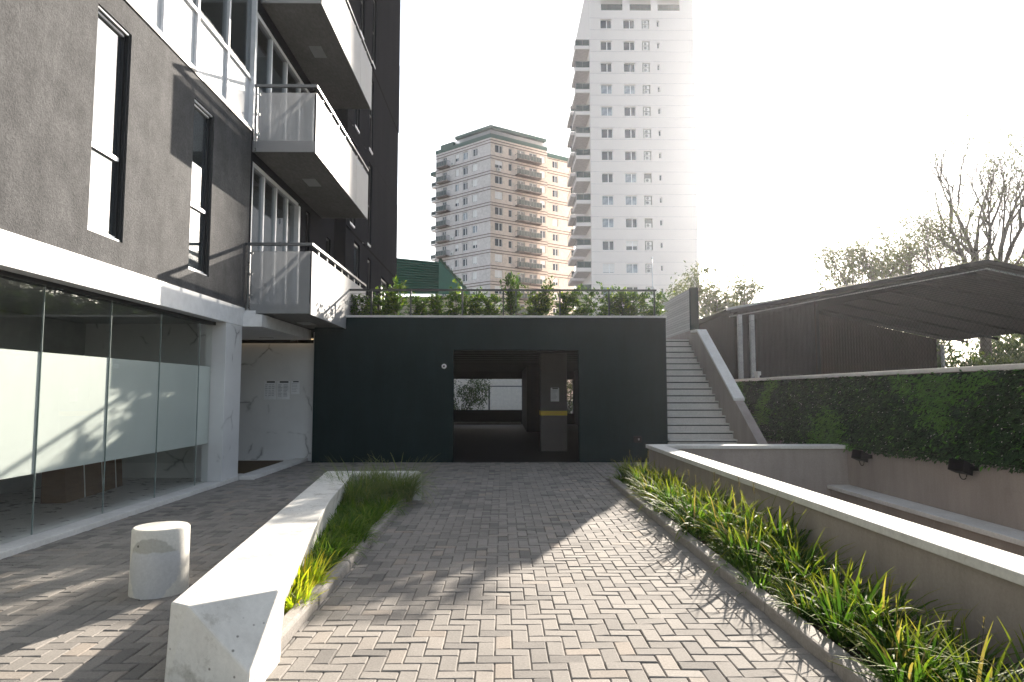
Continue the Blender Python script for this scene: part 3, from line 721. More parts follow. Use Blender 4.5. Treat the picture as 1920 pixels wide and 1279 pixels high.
# left planter
lime = [clump(200 + k, 190, .21, .011, .12, .55, .6, 'lime_leaf', 5).build('lime_tuft') for k in range(2)]
for o, (x, y, s), lab in ((lime[0], (-1.475, 4.82, .95), 'smallest bright lime tuft, at the near tip of the bench planter'), (lime[1], (-1.56, 5.28, 1.4), 'larger lime and yellow tuft behind the small one by the bench')):
    o.location = (x, y, .03); o.scale = (s, s, s); tag(o, lab, 'plant', 'lime tufts by the bench')
lp = [clump(230 + k, 170, .36, .015, .18, .6, 1.0, 'lawn_leaf', 5).build('grass_clump') for k in range(3)]
i = 0; rr = random.Random(21); y = 5.85
while y < 8.9:
    wl = -1.62 - (y - 5.1) * .13; n = 2 if y < 6.4 else 3
    for j in range(n):
        x = KL - .2 + (wl + .1 - KL + .2) * (j / max(1, n - 1)) if n > 1 else KL - .3
        o = lp[i] if i < 3 else dup(lp[i % 3]); i += 1; s = rr.uniform(.5, .95)
        o.location = (min(x + rr.gauss(0, .04), KL - .16), y + rr.gauss(0, .06), .03); o.rotation_euler = (0, 0, rr.uniform(0, 6.28)); o.scale = (s, s, s)
        tag(o, 'green grass clump in the wedge bed between bench and kerb', 'plant', 'grass clumps in the bench planter')
    y += .27
fp = [clump(260 + k, 380, .74, .0065, .16, .4, 1.4, 'fine_leaf', 8).build('feather_grass') for k in range(2)]
spots = [(-2.0, 9.3), (-1.75, 9.05), (-1.52, 9.3), (-1.85, 8.75), (-2.05, 8.95), (-1.42, 9.5), (-1.7, 9.5)]
for i, (x, y) in enumerate(spots):
    o = fp[i] if i < 2 else dup(fp[i % 2]); o.location = (x, y, .03); s = rr.uniform(.85, 1.05); o.scale = (s, s, s); o.rotation_euler = (0, 0, rr.uniform(0, 6))
    tag(o, 'tall wispy grey-green grass arching over the far end of the bench', 'plant', 'feathery grasses at the bench end')
# ------------------------------------------------------------------ low wall round the ramp, retaining wall, living wall
rw = thing('ramp_wall', 'low taupe rendered wall with pale coping turning the corner round the sunken ramp', 'wall', (2.7, 8, 0))
def rp(b, name, par, bev=0.): return loc(b.build(name, par, bev), par)
b = MB()
P = [(2.83, -3.), (2.63, 12.2), (6.2, 12.2), (6.2, 11.98), (2.86, 11.98), (3.07, -3.)]
P = [(2.80, 1.), (2.655, 12.17), (6.19, 12.17), (6.19, 11.99), (2.85, 11.99), (3.02, 1.)]
b.prism([(x, y, -.05) for x, y in P], (0, 0, .585), 'taupe_render'); rp(b, 'rendered_wall', rw)
b = MB(); P = [(2.755, .99), (2.61, 12.22), (6.199, 12.22), (6.199, 11.94), (2.89, 11.94), (3.065, .99)]
b.prism([(x, y, .5355) for x, y in P], (0, 0, .065), 'coping_concrete'); rp(b, 'coping', rw, .007)

rt = thing('retaining_wall', 'long taupe retaining wall with pale coping and ledge right of the sunken ramp', 'wall', (6.3, 8, 0))
b = MB(); b.box(6.2, 6.42, 1., 18.2, -2.4, 1.82, 'taupe_render'); rp(b, 'rendered_wall', rt)
b = MB(); b.box(6.14, 6.46, 1., 18.1, 1.8215, 1.885, 'coping_concrete'); rp(b, 'coping', rt, .006)
b = MB(); b.box(5.86, 6.199, 1., 11.975, -2.4, -.165, 'taupe_render'); rp(b, 'ledge_wall', rt)
b = MB(); b.box(5.79, 6.198, 1., 11.97, -.1645, -.1, 'coping_concrete'); rp(b, 'ledge', rt, .006)

lw = thing('living_wall', 'vertical garden of dark and bright green leaves covering the retaining wall', 'living wall', (6.2, 12, 1.1))
rnd = random.Random(77); b = MB()
def inpoly(y, z, P):
    c = False; j = len(P) - 1
    for i in range(len(P)):
        if (P[i][1] > z) != (P[j][1] > z) and y < (P[j][0] - P[i][0]) * (z - P[i][1]) / (P[j][1] - P[i][1]) + P[i][0]: c = not c
        j = i
    return c
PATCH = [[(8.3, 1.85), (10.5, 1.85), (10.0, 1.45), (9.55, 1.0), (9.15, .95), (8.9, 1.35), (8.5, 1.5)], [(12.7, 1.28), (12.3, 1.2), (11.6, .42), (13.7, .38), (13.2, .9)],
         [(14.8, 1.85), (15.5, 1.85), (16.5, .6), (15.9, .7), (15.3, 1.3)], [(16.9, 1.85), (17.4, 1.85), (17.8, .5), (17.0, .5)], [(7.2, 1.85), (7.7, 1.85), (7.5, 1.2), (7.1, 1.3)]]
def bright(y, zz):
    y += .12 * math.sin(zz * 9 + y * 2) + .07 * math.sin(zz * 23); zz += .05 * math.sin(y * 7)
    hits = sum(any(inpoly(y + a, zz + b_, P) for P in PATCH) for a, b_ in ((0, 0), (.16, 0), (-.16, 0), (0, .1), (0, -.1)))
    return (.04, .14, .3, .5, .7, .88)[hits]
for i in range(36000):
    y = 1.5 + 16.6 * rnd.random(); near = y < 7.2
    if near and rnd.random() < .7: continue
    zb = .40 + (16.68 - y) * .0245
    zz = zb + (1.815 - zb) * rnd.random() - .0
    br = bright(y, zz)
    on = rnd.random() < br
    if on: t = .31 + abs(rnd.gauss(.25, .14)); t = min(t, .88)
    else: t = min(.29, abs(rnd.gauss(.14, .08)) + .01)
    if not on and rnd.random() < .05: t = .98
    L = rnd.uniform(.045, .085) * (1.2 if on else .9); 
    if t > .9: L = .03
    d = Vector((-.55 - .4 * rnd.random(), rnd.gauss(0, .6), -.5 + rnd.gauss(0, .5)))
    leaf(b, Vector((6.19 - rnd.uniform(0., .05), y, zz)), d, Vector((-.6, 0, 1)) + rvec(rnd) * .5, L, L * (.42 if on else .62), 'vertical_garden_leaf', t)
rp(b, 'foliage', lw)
b = MB(); b.box(6.185, 6.199, 1.2, 18.05, .66, 1.815, 'garden_backing'); b.prism([(6.185, 18.05, .4), (6.185, 7., .655), (6.185, 18.05, .655)], (.014, 0, 0), 'garden_backing'); rp(b, 'backing', lw)

for i, (y, zz, lab) in enumerate(((16.45, .40, 'black floodlight at the foot of the stairs below the living wall'), (14.0, .37, 'black floodlight between stair foot and ramp wall corner under the leaves'), (11.35, .47, 'black floodlight with looped cable just past the ramp wall corner'), (8.85, .56, 'black floodlight with looped cable under the bright leaf patch, closest to camera'))):
    f = thing('floodlight', lab, 'floodlight', (6.2, y, zz), 'black floodlights along the living wall')
    m = MB(); m.prism([(-.2, -.16, -.05), (-.08, -.16, -.1), (-.06, -.16, .04), (-.17, -.16, .1)], (0, .32, 0), 'black_plastic'); m.build('lamp_body', f, .006)
    m = MB(); m.quad((-.172, -.14, .097), (-.172, .14, .097), (-.198, .14, -.04), (-.198, -.14, -.04), 'joint_black'); m.build('lamp_glass', f)
    m = MB(); m.box(-.085, 0., -.03, .03, -.02, .02, 'black_plastic'); m.box(-.12, -.02, -.19, -.165, -.03, .03, 'black_plastic'); m.build('bracket', f)
    m = MB(); m.tube([(-.1, .06 * math.cos(a) * 1.2, -.09 - .075 * math.sin(a)) for a in np.linspace(0, math.pi, 9)], .007, 'black_plastic', 6); m.build('cable', f)
f = thing('coping_lamp', 'small pale floodlight standing on the wall coping near the stairs', 'floodlight', (6.3, 16.4, 1.885))
m = MB(); m.box(-.05, .05, -.12, .12, .07, .17, 'galvanised_steel'); m.build('lamp_body', f, .01); m = MB(); m.box(-.015, .015, -.1, .1, 0, .07, 'galvanised_steel'); m.build('bracket', f)

# ------------------------------------------------------------------ stairs
sr = thing('staircase', 'straight pale stone staircase climbing beside the garage to the terrace', 'stairs', (4.3, 13.2, 0))
b = MB(); rise, run = .167, .243
for k in range(18):
    y = 14.33 + run * k; z0 = rise * k
    b.box(3.685, 5.2, y, y + run + .05, z0 - (.03 if k == 0 else 0), z0 + rise - .062, 'step_stone')
    b.box(3.686, 5.199, y + .045, y + run, z0 + rise - .0615, z0 + rise - .0355, 'joint_black')
    b.box(3.685, 5.2, y - .035, y + run - .037, z0 + rise - .035, z0 + rise, 'step_stone')
b.box(3.685, 5.2, 14.33 + run * 18 - .04, 22.2, 2.6, rise * 18 - .001, 'step_stone'); b.box(3.685, 6.33, 22.201, 30., 2.6, rise * 18 - .001, 'step_stone')
rp(b, 'steps', sr)
b = MB(); prof = [(13.4, -.03), (13.4, .36), (17.62, 3.15), (21.3, 3.2), (21.3, -.03)]
b.prism([(5.202, y, z) for y, z in prof], (.2, 0, 0), 'taupe_render'); rp(b, 'side_wall', sr)
b = MB(); prof = [(14.9, 1.352), (14.9, 1.412), (17.6, 3.215), (18.2, 3.24), (18.2, 3.18), (17.62, 3.155)]
b.prism([(5.175, y, z) for y, z in prof], (.25, 0, 0), 'coping_concrete'); rp(b, 'coping', sr, .005)
b = MB(); b.box(6.35, 6.6, 22.4, 30., 3.62, 5.05, 'board_formed_concrete'); b.box(6.34, 6.61, 22.25, 30., 0., 3.619, 'taupe_render')
b.box(6.348, 6.602, 22.2, 22.399, 3.62, 5.07, 'garage_dark_paint')
tag(b.build('stair_head_wall'), 'pale board-marked concrete wall with dark end at the top of the stairs', 'wall')

# ------------------------------------------------------------------ shed, fence
sh = thing('open_shed', 'large dark open-sided shed with a low gable roof behind the living wall', 'shed', (16, 29, 0))
Y0, Y1 = 23.1, 37.5; XL, XR, XA = 8.12, 25.2, 17.1; ZE, ZA = 4.49, 6.21
b = MB()
def slope(xa, za, xb, zb, nseg):
    for i in range(nseg):
        f0, f1 = i / nseg, (i + 1) / nseg
    # corrugated sheet: profile runs along y
    n = 110; ys = np.linspace(Y0 - .15, Y1 + .2, n)
    vs = []; fs = []
    for j, y in enumerate(ys):
        dz = .018 * (j % 2)
        vs += [(xa, y, za + dz), (xb, y, zb + dz), (xa, y, za + dz - .012), (xb, y, zb + dz - .012)]
        if j:
            o = 4 * (j - 1); fs += [(o, o + 1, o + 5, o + 4), (o + 2, o + 6, o + 7, o + 3)]
    fs += [(0, 2, 3, 1)]
    b.add(vs, fs, 'shed_roof_sheet')
slope(XL - .25, ZE - .05, XA, ZA, 1); slope(XA, ZA, XR + .3, ZE - .05, 1)
rp(b, 'roof', sh)
b = MB(); b.prism([(XL - .2, Y0 - .17, ZE - .06), (XA, Y0 - .17, ZA + .0), (XR + .2, Y0 - .17, ZE - .06), (XR + .2, Y0 - .17, ZE - .22), (XA, Y0 - .17, ZA - .16), (XL - .2, Y0 - .17, ZE - .22)], (0, .03, 0), 'shed_dark_sheet'); rp(b, 'bargeboard', sh)
b = MB(); b.prism([(XL - .28, Y0 - .2, ZE - .1), (XL + 1.6, Y0 - .2, ZE + .26), (XL + 1.6, Y0 - .2, ZE + .32), (XL - .28, Y0 - .2, ZE - .02)], (0, .2, 0), 'galvanised_steel'); rp(b, 'metal_flashing', sh)
b = MB(); b.prism([(XL - .2, Y0 - .1, ZE - .3), (XA, Y0 - .1, ZA - .3), (XA, Y0 - .1, ZA - .34), (XL - .2, Y0 - .1, ZE - .34)], (0, .06, 0), 'grey_steel_paint'); b.prism([(XA, Y0 - .1, ZA - .3), (XR, Y0 - .1, ZE - .3), (XR, Y0 - .1, ZE - .34), (XA, Y0 - .1, ZA - .34)], (0, .06, 0), 'grey_steel_paint')
rp(b, 'truss', sh)
b = MB()
for yy in np.arange(Y0 + 1.5, Y1, 2.2):
    b.prism([(XL, yy, ZE - .2), (XA, yy, ZA - .12), (XA, yy, ZA - .24), (XL, yy, ZE - .32)], (0, .08, 0), 'shed_dark_sheet'); b.prism([(XA, yy, ZA - .12), (XR, yy, ZE - .2), (XR, yy, ZE - .32), (XA, yy, ZA - .24)], (0, .08, 0), 'shed_dark_sheet')
rp(b, 'rafter', sh)
for x, y in ((8.28, Y0 - .05), (8.72, Y0 - .02), (24.9, Y0), (24.9, 30.), (24.9, 37.3), (17.1, 37.3)):
    m = MB(); m.box(x - .07, x + .07, y - .07, y + .07, -.05, ZE - .25 if x < 12 or x > 20 else ZA - .3, 'galvanised_steel'); rp(m, 'post', sh)
def corr(b, p0, p1, z0, z1a, z1b, m, pitch=.16, amp=.02):
    p0 = Vector(p0); p1 = Vector(p1); L = (p1 - p0).length; n = int(L / pitch) * 2; d = (p1 - p0) / n; nrm = Vector((-d.y, d.x)).normalized()
    vs = []; fs = []
    for i in range(n + 1):
        q = p0 + d * i + nrm * amp * (i % 2); f = i / n; vs += [(q.x, q.y, z0), (q.x, q.y, z1a + (z1b - z1a) * f)]
        if i: o = 2 * (i - 1); fs.append((o, o + 2, o + 3, o + 1))
    b.add(vs, fs, m)
b = MB(); corr(b, (XL, Y0 + .05), (XL, Y1), -.05, ZE - .15, ZE - .15, 'shed_dark_sheet'); rp(b, 'side_wall', sh)
b = MB(); corr(b, (XL, Y1), (XA, Y1), -.05, ZE - .02, ZA - .01, 'rusty_sheet'); corr(b, (XA, Y1), (XR - .5, Y1), -.05, ZA - .01, ZE + .06, 'rusty_sheet'); rp(b, 'back_wall', sh)
b = MB(); corr(b, (9., 25.2), (12.1, 25.2), -.05, 4.6, 5.15, 'shed_dark_sheet', .2); corr(b, (12.1, 25.2), (12.6, 26.2), -.05, 5.1, 5.1, 'shed_dark_sheet', .2); rp(b, 'partition', sh)

fe = thing('chain_link_fence', 'tall fine wire mesh fence standing on the retaining wall before the shed', 'fence', (6.34, 10, 1.885))
for y in (16.5, 13.35):
    m = MB(); m.tube([(0, y - 10, -.0), (0, y - 10, 1.5)], .012, 'rusty_sheet', 8); m.build('post', fe)
m = MB(); ya, yb, hz = -8.5, 8., 1.48
k = ya - hz
while k < yb:
    for sg in (1, -1):
        y0_, z0_, y1_, z1_ = (k, 0., k + hz, hz) if sg > 0 else (k, hz, k + hz, 0.)
        if y0_ < ya: f = (ya - y0_) / hz; y0_ = ya; z0_ = z0_ + (z1_ - z0_) * f
        if y1_ > yb: f = (y1_ - yb) / hz; z1_ = z1_ - (z1_ - z0_) * f * hz / max(1e-6, (k + hz - max(k, ya))); y1_ = yb
        m.tube([(0.004 * sg, y0_, z0_), (0.004 * sg, y1_, z1_)], 0.0013, 'joint_black', 3, False)
    k += .09
for zz in (.03, 1.47): m.tube([(0, ya, zz), (0, yb, zz)], .002, 'joint_black', 4, False)
m.build('wire_mesh', fe)

# ------------------------------------------------------------------ far buildings
def far_window(name, w, h, kind, parent, sill=True):
    m = MB(); fr = .07
    m.box(0, w, 0, .05, h - fr, h, 'white_aluminium'); m.box(0, w, 0, .05, 0, fr, 'white_aluminium'); m.box(0, fr, 0, .05, fr, h - fr, 'white_aluminium'); m.box(w - fr, w, 0, .05, fr, h - fr, 'white_aluminium')
    sp = w * .58; m.box(sp - .06, sp + .06, 0, .05, fr, h - fr, 'white_aluminium')
    m.box(fr, sp - .06, .03, .045, fr, h - fr, 'far_glass' if kind != 3 else 'far_glass_pale'); m.box(sp + .06, w - fr, .03, .045, fr, h - fr, 'far_glass' if kind != 3 else 'far_glass_pale')
    if kind == 1: m.box(fr, w - fr, .005, .025, h * .45, h - fr, 'shutter_white')
    if kind == 2: m.box(fr, w - fr, .005, .025, fr + .05, h - fr, 'shutter_white')
    if sill: m.box(-.08, w + .08, -.16, -.1, -.12, 0., 'grey_beige_render')
    return m.build(name, parent)
def place(face, proto, first, parent, u, z, out=0.):
    o = proto if first else proto.copy()
    if not first: C.objects.link(o)
    p = face.p(u, z, out); o.parent = parent
    o.location = Vector(p) - parent.location; o.rotation_euler = (0, 0, face.rot); return o
class Once:
    def __init__(s, proto): s.p = proto; s.f = True
    def __call__(s, face, parent, u, z, out=0.):
        o = place(face, s.p, s.f, parent, u, z, out); s.f = False; return o
def ac_unit(parent):
    m = MB(); m.box(0, .85, -.32, 0, 0, .6, 'ac_white')
    n = 14; c = (.33, -.325, .3)
    m.add([(c[0] + .22 * math.cos(a), c[1], c[2] + .22 * math.sin(a)) for a in np.linspace(0, 2 * math.pi, n, False)], [tuple(range(n))], 'interior_dark')
    return m.build('air_conditioner', parent)

# --- white tower
tw = thing('apartment_tower', 'tall pale apartment tower with small square windows and stacked side balconies', 'building', (21.7, 111, 0))
def tp(b, name, par=tw): return loc(b.build(name, par), par)
FT = Face((13.55, 100.), (1., 0.)); TWD = 16.35
rows = [58.97 - 3.515 * k for k in range(17)]
cols = [(15.25, 17.0), (18.85, 20.6)]
holes = []
for z in rows:
    for a, c in cols: holes.append((a - 13.55, c - 13.55, z - .72, z + .72))
    holes.append((21.75 - 13.55, 22.95 - 13.55, z - .72, z + .72)); holes.append((24.1 - 13.55, 24.5 - 13.55, z - .4, z + .5))
top = [(1.85, 5.2, 61.2, 64.6), (6.35, 9.7, 61.2, 64.6), (10.75, 14.2, 61.2, 64.6)]
b = MB(); FT.wall(b, 0, TWD, 0, 67., [h for h in holes if h[2] > 1] + top, .35, 'tower_white_render')
FT.wall(b, 0.3, TWD - .3, 0, 67., [], .0, 'tower_white_render') if False else None
b.quad((13.55, 122, 0), (13.55, 100, 0), (13.55, 100, 67), (13.55, 122, 67), 'tower_white_render'); b.quad((29.9, 100, 0), (29.9, 122, 0), (29.9, 122, 67), (29.9, 100, 67), 'tower_white_render')
b.quad((13.55, 122, 0), (29.9, 122, 0), (29.9, 122, 67), (13.55, 122, 67), 'tower_white_render'); b.quad((13.55, 100, 67), (29.9, 100, 67), (29.9, 122, 67), (13.55, 122, 67), 'tower_white_render')
b.quad((13.6, 100.36, 0), (29.85, 100.36, 0), (29.85, 100.36, 61.), (13.6, 100.36, 61.), 'interior_dark'); b.quad((13.6, 102, 61.), (29.85, 102, 61.), (29.85, 102, 66.9), (13.6, 102, 66.9), 'tower_white_render'); b.quad((13.6, 100.3, 61.1), (29.85, 100.3, 61.1), (29.85, 102, 61.1), (13.6, 102, 61.1), 'tower_white_render')
tp(b, 'wall')
b = MB()
for z in rows:
    for dz in (-.98, .95): FT.box(b, .02, TWD - .02, z + dz - .03, z + dz + .03, .0, .03, 'grey_beige_render')
tp(b, 'string_course')
P = [Once(far_window('window', 1.75, 1.44, k, tw)) for k in (0, 1, 2, 3)]; rr = random.Random(4)
for z in rows:
    if z < 14: continue
    for a, c in cols: P[rr.choices([0, 1, 2, 3], [.62, .08, .05, .25])[0]](FT, tw, a - 13.55, z - .72, -.2)
m = MB(); m.box(0, .4, 0, .05, 0, .9, 'white_aluminium'); m.box(.07, .33, -.005, .001, .07, .83, 'far_glass'); SM = Once(m.build('small_window', tw))
AC = Once(ac_unit(tw))
for z in rows:
    if z < 14: continue
    SM(FT, tw, 24.1 - 13.55, z - .4, -.2); n = rr.choice([1, 2, 2, 2])
    for q in range(n): AC(FT, tw, 21.9 - 13.55, z - .7 + .7 * q, -.3)
for a, c, e, f in top:
    m = MB(); FT.box(m, a + .02, c - .02, e + .95, e + 1.02, -.12, -.06, 'black_aluminium'); FT.box(m, a + .02, c - .02, e + .02, e + .06, -.12, -.06, 'black_aluminium')
    for q in range(5): u = a + .05 + (c - a - .1) * q / 4; FT.box(m, u - .03, u + .03, e + .06, e + .95, -.11, -.07, 'black_aluminium')
    fo = tp(m, 'terrace_railing'); m = MB(); FT.box(m, a + .05, c - .05, e + .06, e + .95, -.095, -.085, 'balcony_glass'); m.build('glass_infill', fo)
def tower_balcony():
    m = MB(); m.box(-2.2, 0, 0, 6., 0, .55, 'tower_white_render'); m.box(-2.15, -.05, .05, 5.95, -.02, -.001, 'grey_beige_render')
    o = m.build('balcony', tw)
    m = MB(); m.box(-2.2, 0, 0, .05, 1.5, 1.56, 'grey_steel_paint'); m.box(-2.2, -2.15, .05, 6., 1.5, 1.56, 'grey_steel_paint')
    for x in (-2.18, -1.1, -.05): m.box(x - .025, x + .025, .01, .05, .55, 1.5, 'grey_steel_paint')
    for y in (1.5, 3., 4.5, 5.95): m.box(-2.2, -2.16, y - .025, y + .025, .55, 1.5, 'grey_steel_paint')
    m.box(-2.14, -.06, .025, .035, .6, 1.48, 'balcony_glass'); m.build('railing', o); return o
TB = tower_balcony(); first = True
for k in range(16):
    z = 55.0 - 3.515 * k
    if z < 12: break
    for y in (100.3, 108.5):
        if y > 105 and k < 2: continue
        o = TB if first else dup(TB); first = False
        o.location = Vector((13.55, y, z)) - tw.location
# --- beige block with green cornice
mb_ = thing('corner_apartment_block', 'beige apartment block with green cornice, brown bands and rows of balconies', 'building', (-2.29, 124, 0))
def mp(b, name, par=mb_): return loc(b.build(name, par), par)
cx_, cy_ = -2.29, 124.
L1 = 14.9; dL = (.762, -.648); FLf = Face((cx_ - dL[0] * L1, cy_ - dL[1] * L1), dL)       # left face, u runs to the corner
FRt = Face((cx_, cy_), (.8415, .540)); L2 = 13.4
FR2 = Face((cx_ + .8415 * L2 + .9 * -.54 * 1., cy_ + .54 * L2 + .9 * .8415), (.8415, .540)); L3 = 7.5
fz = [49.6 - 3.035 * k for k in range(17)]; ZT = 50.3
lh = []; rh = []; r2h = []
LW = [(1.6, 2.2), (6.4, 1.1), (8.2, 1.3), (10.4, 1.3)]
for z in fz[:-1]:
    b0 = z - 3.035
    lh += [(1.9, 3.1, b0 + .25, b0 + 2.3), (5.5, 6.5, b0 + .75, b0 + 2.2), (7.6, 8.9, b0 + .5, b0 + 2.2), (10.2, 11.5, b0 + .75, b0 + 2.2)]
    rh += [(1.0, 2.7, b0 + .8, b0 + 2.3), (4.1, 4.9, b0 + .75, b0 + 2.2), (6.1, 7.9, b0 + .2, b0 + 2.3), (9.0, 10.8, b0 + .2, b0 + 2.3), (11.6, 12.9, b0 + .75, b0 + 2.2)]
    r2h += [(2.0, 3.4, b0 + .75, b0 + 2.2)]
b = MB(); FLf.wall(b, 0, L1, 0, ZT, lh, .25, 'grey_beige_render'); tpb = FLf
FRt.wall(b, 0, L2, 0, ZT, rh, .25, 'beige_render'); FR2.wall(b, 0, L3, 0, ZT - .6, r2h, .25, 'beige_render')
def pt(f, u, o=0.): q = f.p(u, 0, o); return (q[0], q[1])
back = [pt(FLf, 0, -12), pt(FR2, L3, -12)]
foot = [pt(FLf, 0), pt(FLf, L1), pt(FRt, L2), pt(FR2, 0), pt(FR2, L3)] + back[::-1]
fo_ = foot
def sidewall(p, q, z1): b.quad((*p, 0), (*q, 0), (*q, z1), (*p, z1), 'grey_beige_render')
sidewall(foot[-1], foot[0], ZT); sidewall(foot[2], foot[3], ZT); sidewall(foot[4], foot[5], ZT - .6); sidewall(foot[5], foot[6], ZT)
b.add([(*p, ZT - .3) for p in foot], [tuple(range(len(foot)))], 'grey_beige_render')
for f, L in ((FLf, L1), (FRt, L2), (FR2, L3)): b.quad(f.p(.1, 0, -.26), f.p(L - .1, 0, -.26), f.p(L - .1, ZT - .7, -.26), f.p(.1, ZT - .7, -.26), 'interior_dark')
mp(b, 'wall')
b = MB()
for z in fz:
    for dz in (0., -.55):
        FLf.box(b, .02, L1 + .05, z + dz - .07, z + dz + .07, .0, .08, 'brown_string_course'); FRt.box(b, .0, L2, z + dz - .07, z + dz + .07, .0, .08, 'brown_string_course'); FR2.box(b, 0., L3, z + dz - .07, z + dz + .07, .0, .08, 'brown_string_course')
mp(b, 'string_course')
b = MB(); FLf.box(b, -.05, L1 + .08, ZT - .25, ZT + .5, -.3, .1, 'green_cornice'); FRt.box(b, -.02, L2 + .05, ZT - .25, ZT + .5, -.3, .1, 'green_cornice'); FR2.box(b, -.3, L3 + .1, ZT - 1., ZT - .2, -.3, .2, 'green_cornice'); mp(b, 'cornice')
b = MB(); FLf.box(b, 6., L1 - .7, ZT - .3, ZT + 1.6, -8., -.9, 'grey_beige_render'); FRt.box(b, .6, L2 - .4, ZT - .3, ZT + 1.6, -9., -.9, 'beige_render'); mp(b, 'penthouse_wall')
b = MB(); FLf.box(b, 5.4, L1 + .02, ZT + 1.6, ZT + 2.2, -8.5, .02, 'green_cornice'); FRt.box(b, -.02, L2 - .2, ZT + 1.62, ZT + 2.22, -9.5, .02, 'green_cornice'); FLf.box(b, 1.4, 5., ZT + .3, ZT + 1.3, -3., .1, 'green_cornice'); mp(b, 'penthouse_roof')
b = MB()
for f, a, c in ((FLf, 5.4, L1), (FRt, 0., L2)):
    f.box(b, a, c, ZT + 1.25, ZT + 1.31, -.15, -.1, 'grey_steel_paint'); u = a
    while u < c: f.box(b, u, u + .06, ZT + .5, ZT + 1.25, -.15, -.1, 'grey_steel_paint'); u += 1.3
    f.box(b, a + .06, c - .06, ZT + .55, ZT + 1.22, -.13, -.12, 'frosted_panel')
mp(b, 'roof_railing')
P = [Once(far_window('window', 1.3, 1.45, k, mb_, False)) for k in (0, 1, 2, 3)]
P2 = [Once(far_window('window', 1.7, 1.5, k, mb_, False)) for k in (0, 1, 2)]
m = MB(); m.box(0, .8, 0, .05, 0, 1.45, 'white_aluminium'); m.box(.08, .72, -.005, .001, .08, 1.37, 'far_glass'); NW = Once(m.build('narrow_window', mb_))
def fdoor(w):
    m = MB(); m.box(0, w, 0, .05, 2.02, 2.1, 'white_aluminium'); m.box(0, .07, 0, .05, 0, 2.02, 'white_aluminium'); m.box(w - .07, w, 0, .05, 0, 2.02, 'white_aluminium'); m.box(w / 2 - .04, w / 2 + .04, 0, .05, 0, 2.02, 'white_aluminium'); m.box(.07, w - .07, .02, .04, 0, 2.02, 'far_glass'); return m.build('balcony_door', mb_)
FD = Once(fdoor(1.8)); FDs = Once(fdoor(1.2)); AC2 = Once(ac_unit(mb_))
def mid_balcony(w, d):
    m = MB(); m.box(0, w, -d, 0, -.22, 0, 'brown_string_course'); o = m.build('balcony', mb_)
    m = MB(); m.box(0, w, -d, -d + .06, .95, 1.02, 'grey_steel_paint'); m.box(0, .06, -d + .06, 0, .95, 1.02, 'grey_steel_paint'); m.box(w - .06, w, -d + .06, 0, .95, 1.02, 'grey_steel_paint')
    for q in np.linspace(.03, w - .03, 5): m.box(q - .03, q + .03, -d + .01, -d + .05, 0, .95, 'grey_steel_paint')
    m.box(.07, w - .07, -d + .02, -d + .035, .05, .93, 'balcony_glass'); m.build('railing', o); return o
class OnceT(Once):
    def __call__(s, face, parent, u, z, out=0.):
        o = s.p if s.f else dup(s.p); s.f = False
        o.location = Vector(face.p(u, z, out)) - parent.location; o.rotation_euler = (0, 0, face.rot); return o
MBr = OnceT(mid_balcony(2.7, 1.2)); MBl = OnceT(mid_balcony(2.9, 1.1))
rr = random.Random(9)
ch = lambda n: rr.choices(range(n), [.4, .3, .3, .15][:n])[0]
for z in fz[:11]:
    b0 = z - 3.035
    FDs(FLf, mb_, 1.9, b0 + .22, -.15); MBl(FLf, mb_, 1.2, b0 + .2)
    P[ch(4)](FLf, mb_, 5.35, b0 + .75, -.15); P[rr.choice([0, 3])](FLf, mb_, 7.6, b0 + .62, -.12); P[ch(4)](FLf, mb_, 10.2, b0 + .75, -.15)
    P2[ch(3)](FRt, mb_, 1.0, b0 + .8, -.15); NW(FRt, mb_, 4.1, b0 + .75, -.15); FD(FRt, mb_, 6.1, b0 + .2, -.15); FD(FRt, mb_, 9.0, b0 + .2, -.15)
    MBr(FRt, mb_, 5.6, b0 + .2); MBr(FRt, mb_, 8.5, b0 + .2); P[ch(4)](FRt, mb_, 11.6, b0 + .75, -.15); P[ch(4)](FR2, mb_, 2.0, b0 + .75, -.15)
    if rr.random() < .5: AC2(FRt, mb_, rr.choice([1.3, 6.3, 8.6]), b0 + rr.choice([.15, .1]), .02)
    if rr.random() < .45: AC2(FLf, mb_, rr.choice([4.6, 10.4]), b0 + .12, .02)
b = MB()
for k, z in enumerate(fz[1:11]):
    FLf.box(b, -2.4, -.05, z - 2.85, z - 2.6, -6., -1., 'grey_beige_render'); FLf.box(b, -2.4, -.05, z - 1.75, z - 1.69, -1.06, -1., 'grey_steel_paint'); FLf.box(b, -2.4, -2.34, z - 2.6, z - 1.75, -1.06, -1., 'grey_steel_paint'); FLf.box(b, -2.3, -.1, z - 2.55, z - 1.8, -1.04, -1.02, 'balcony_glass')
FLf.box(b, -2.5, -.05, fz[1] - .2, fz[1] + .5, -6., -.9, 'green_cornice'); FLf.box(b, -1.2, -.05, 0., fz[1] - .2, -9., -5.5, 'grey_beige_render'); mp(b, 'side_balcony')

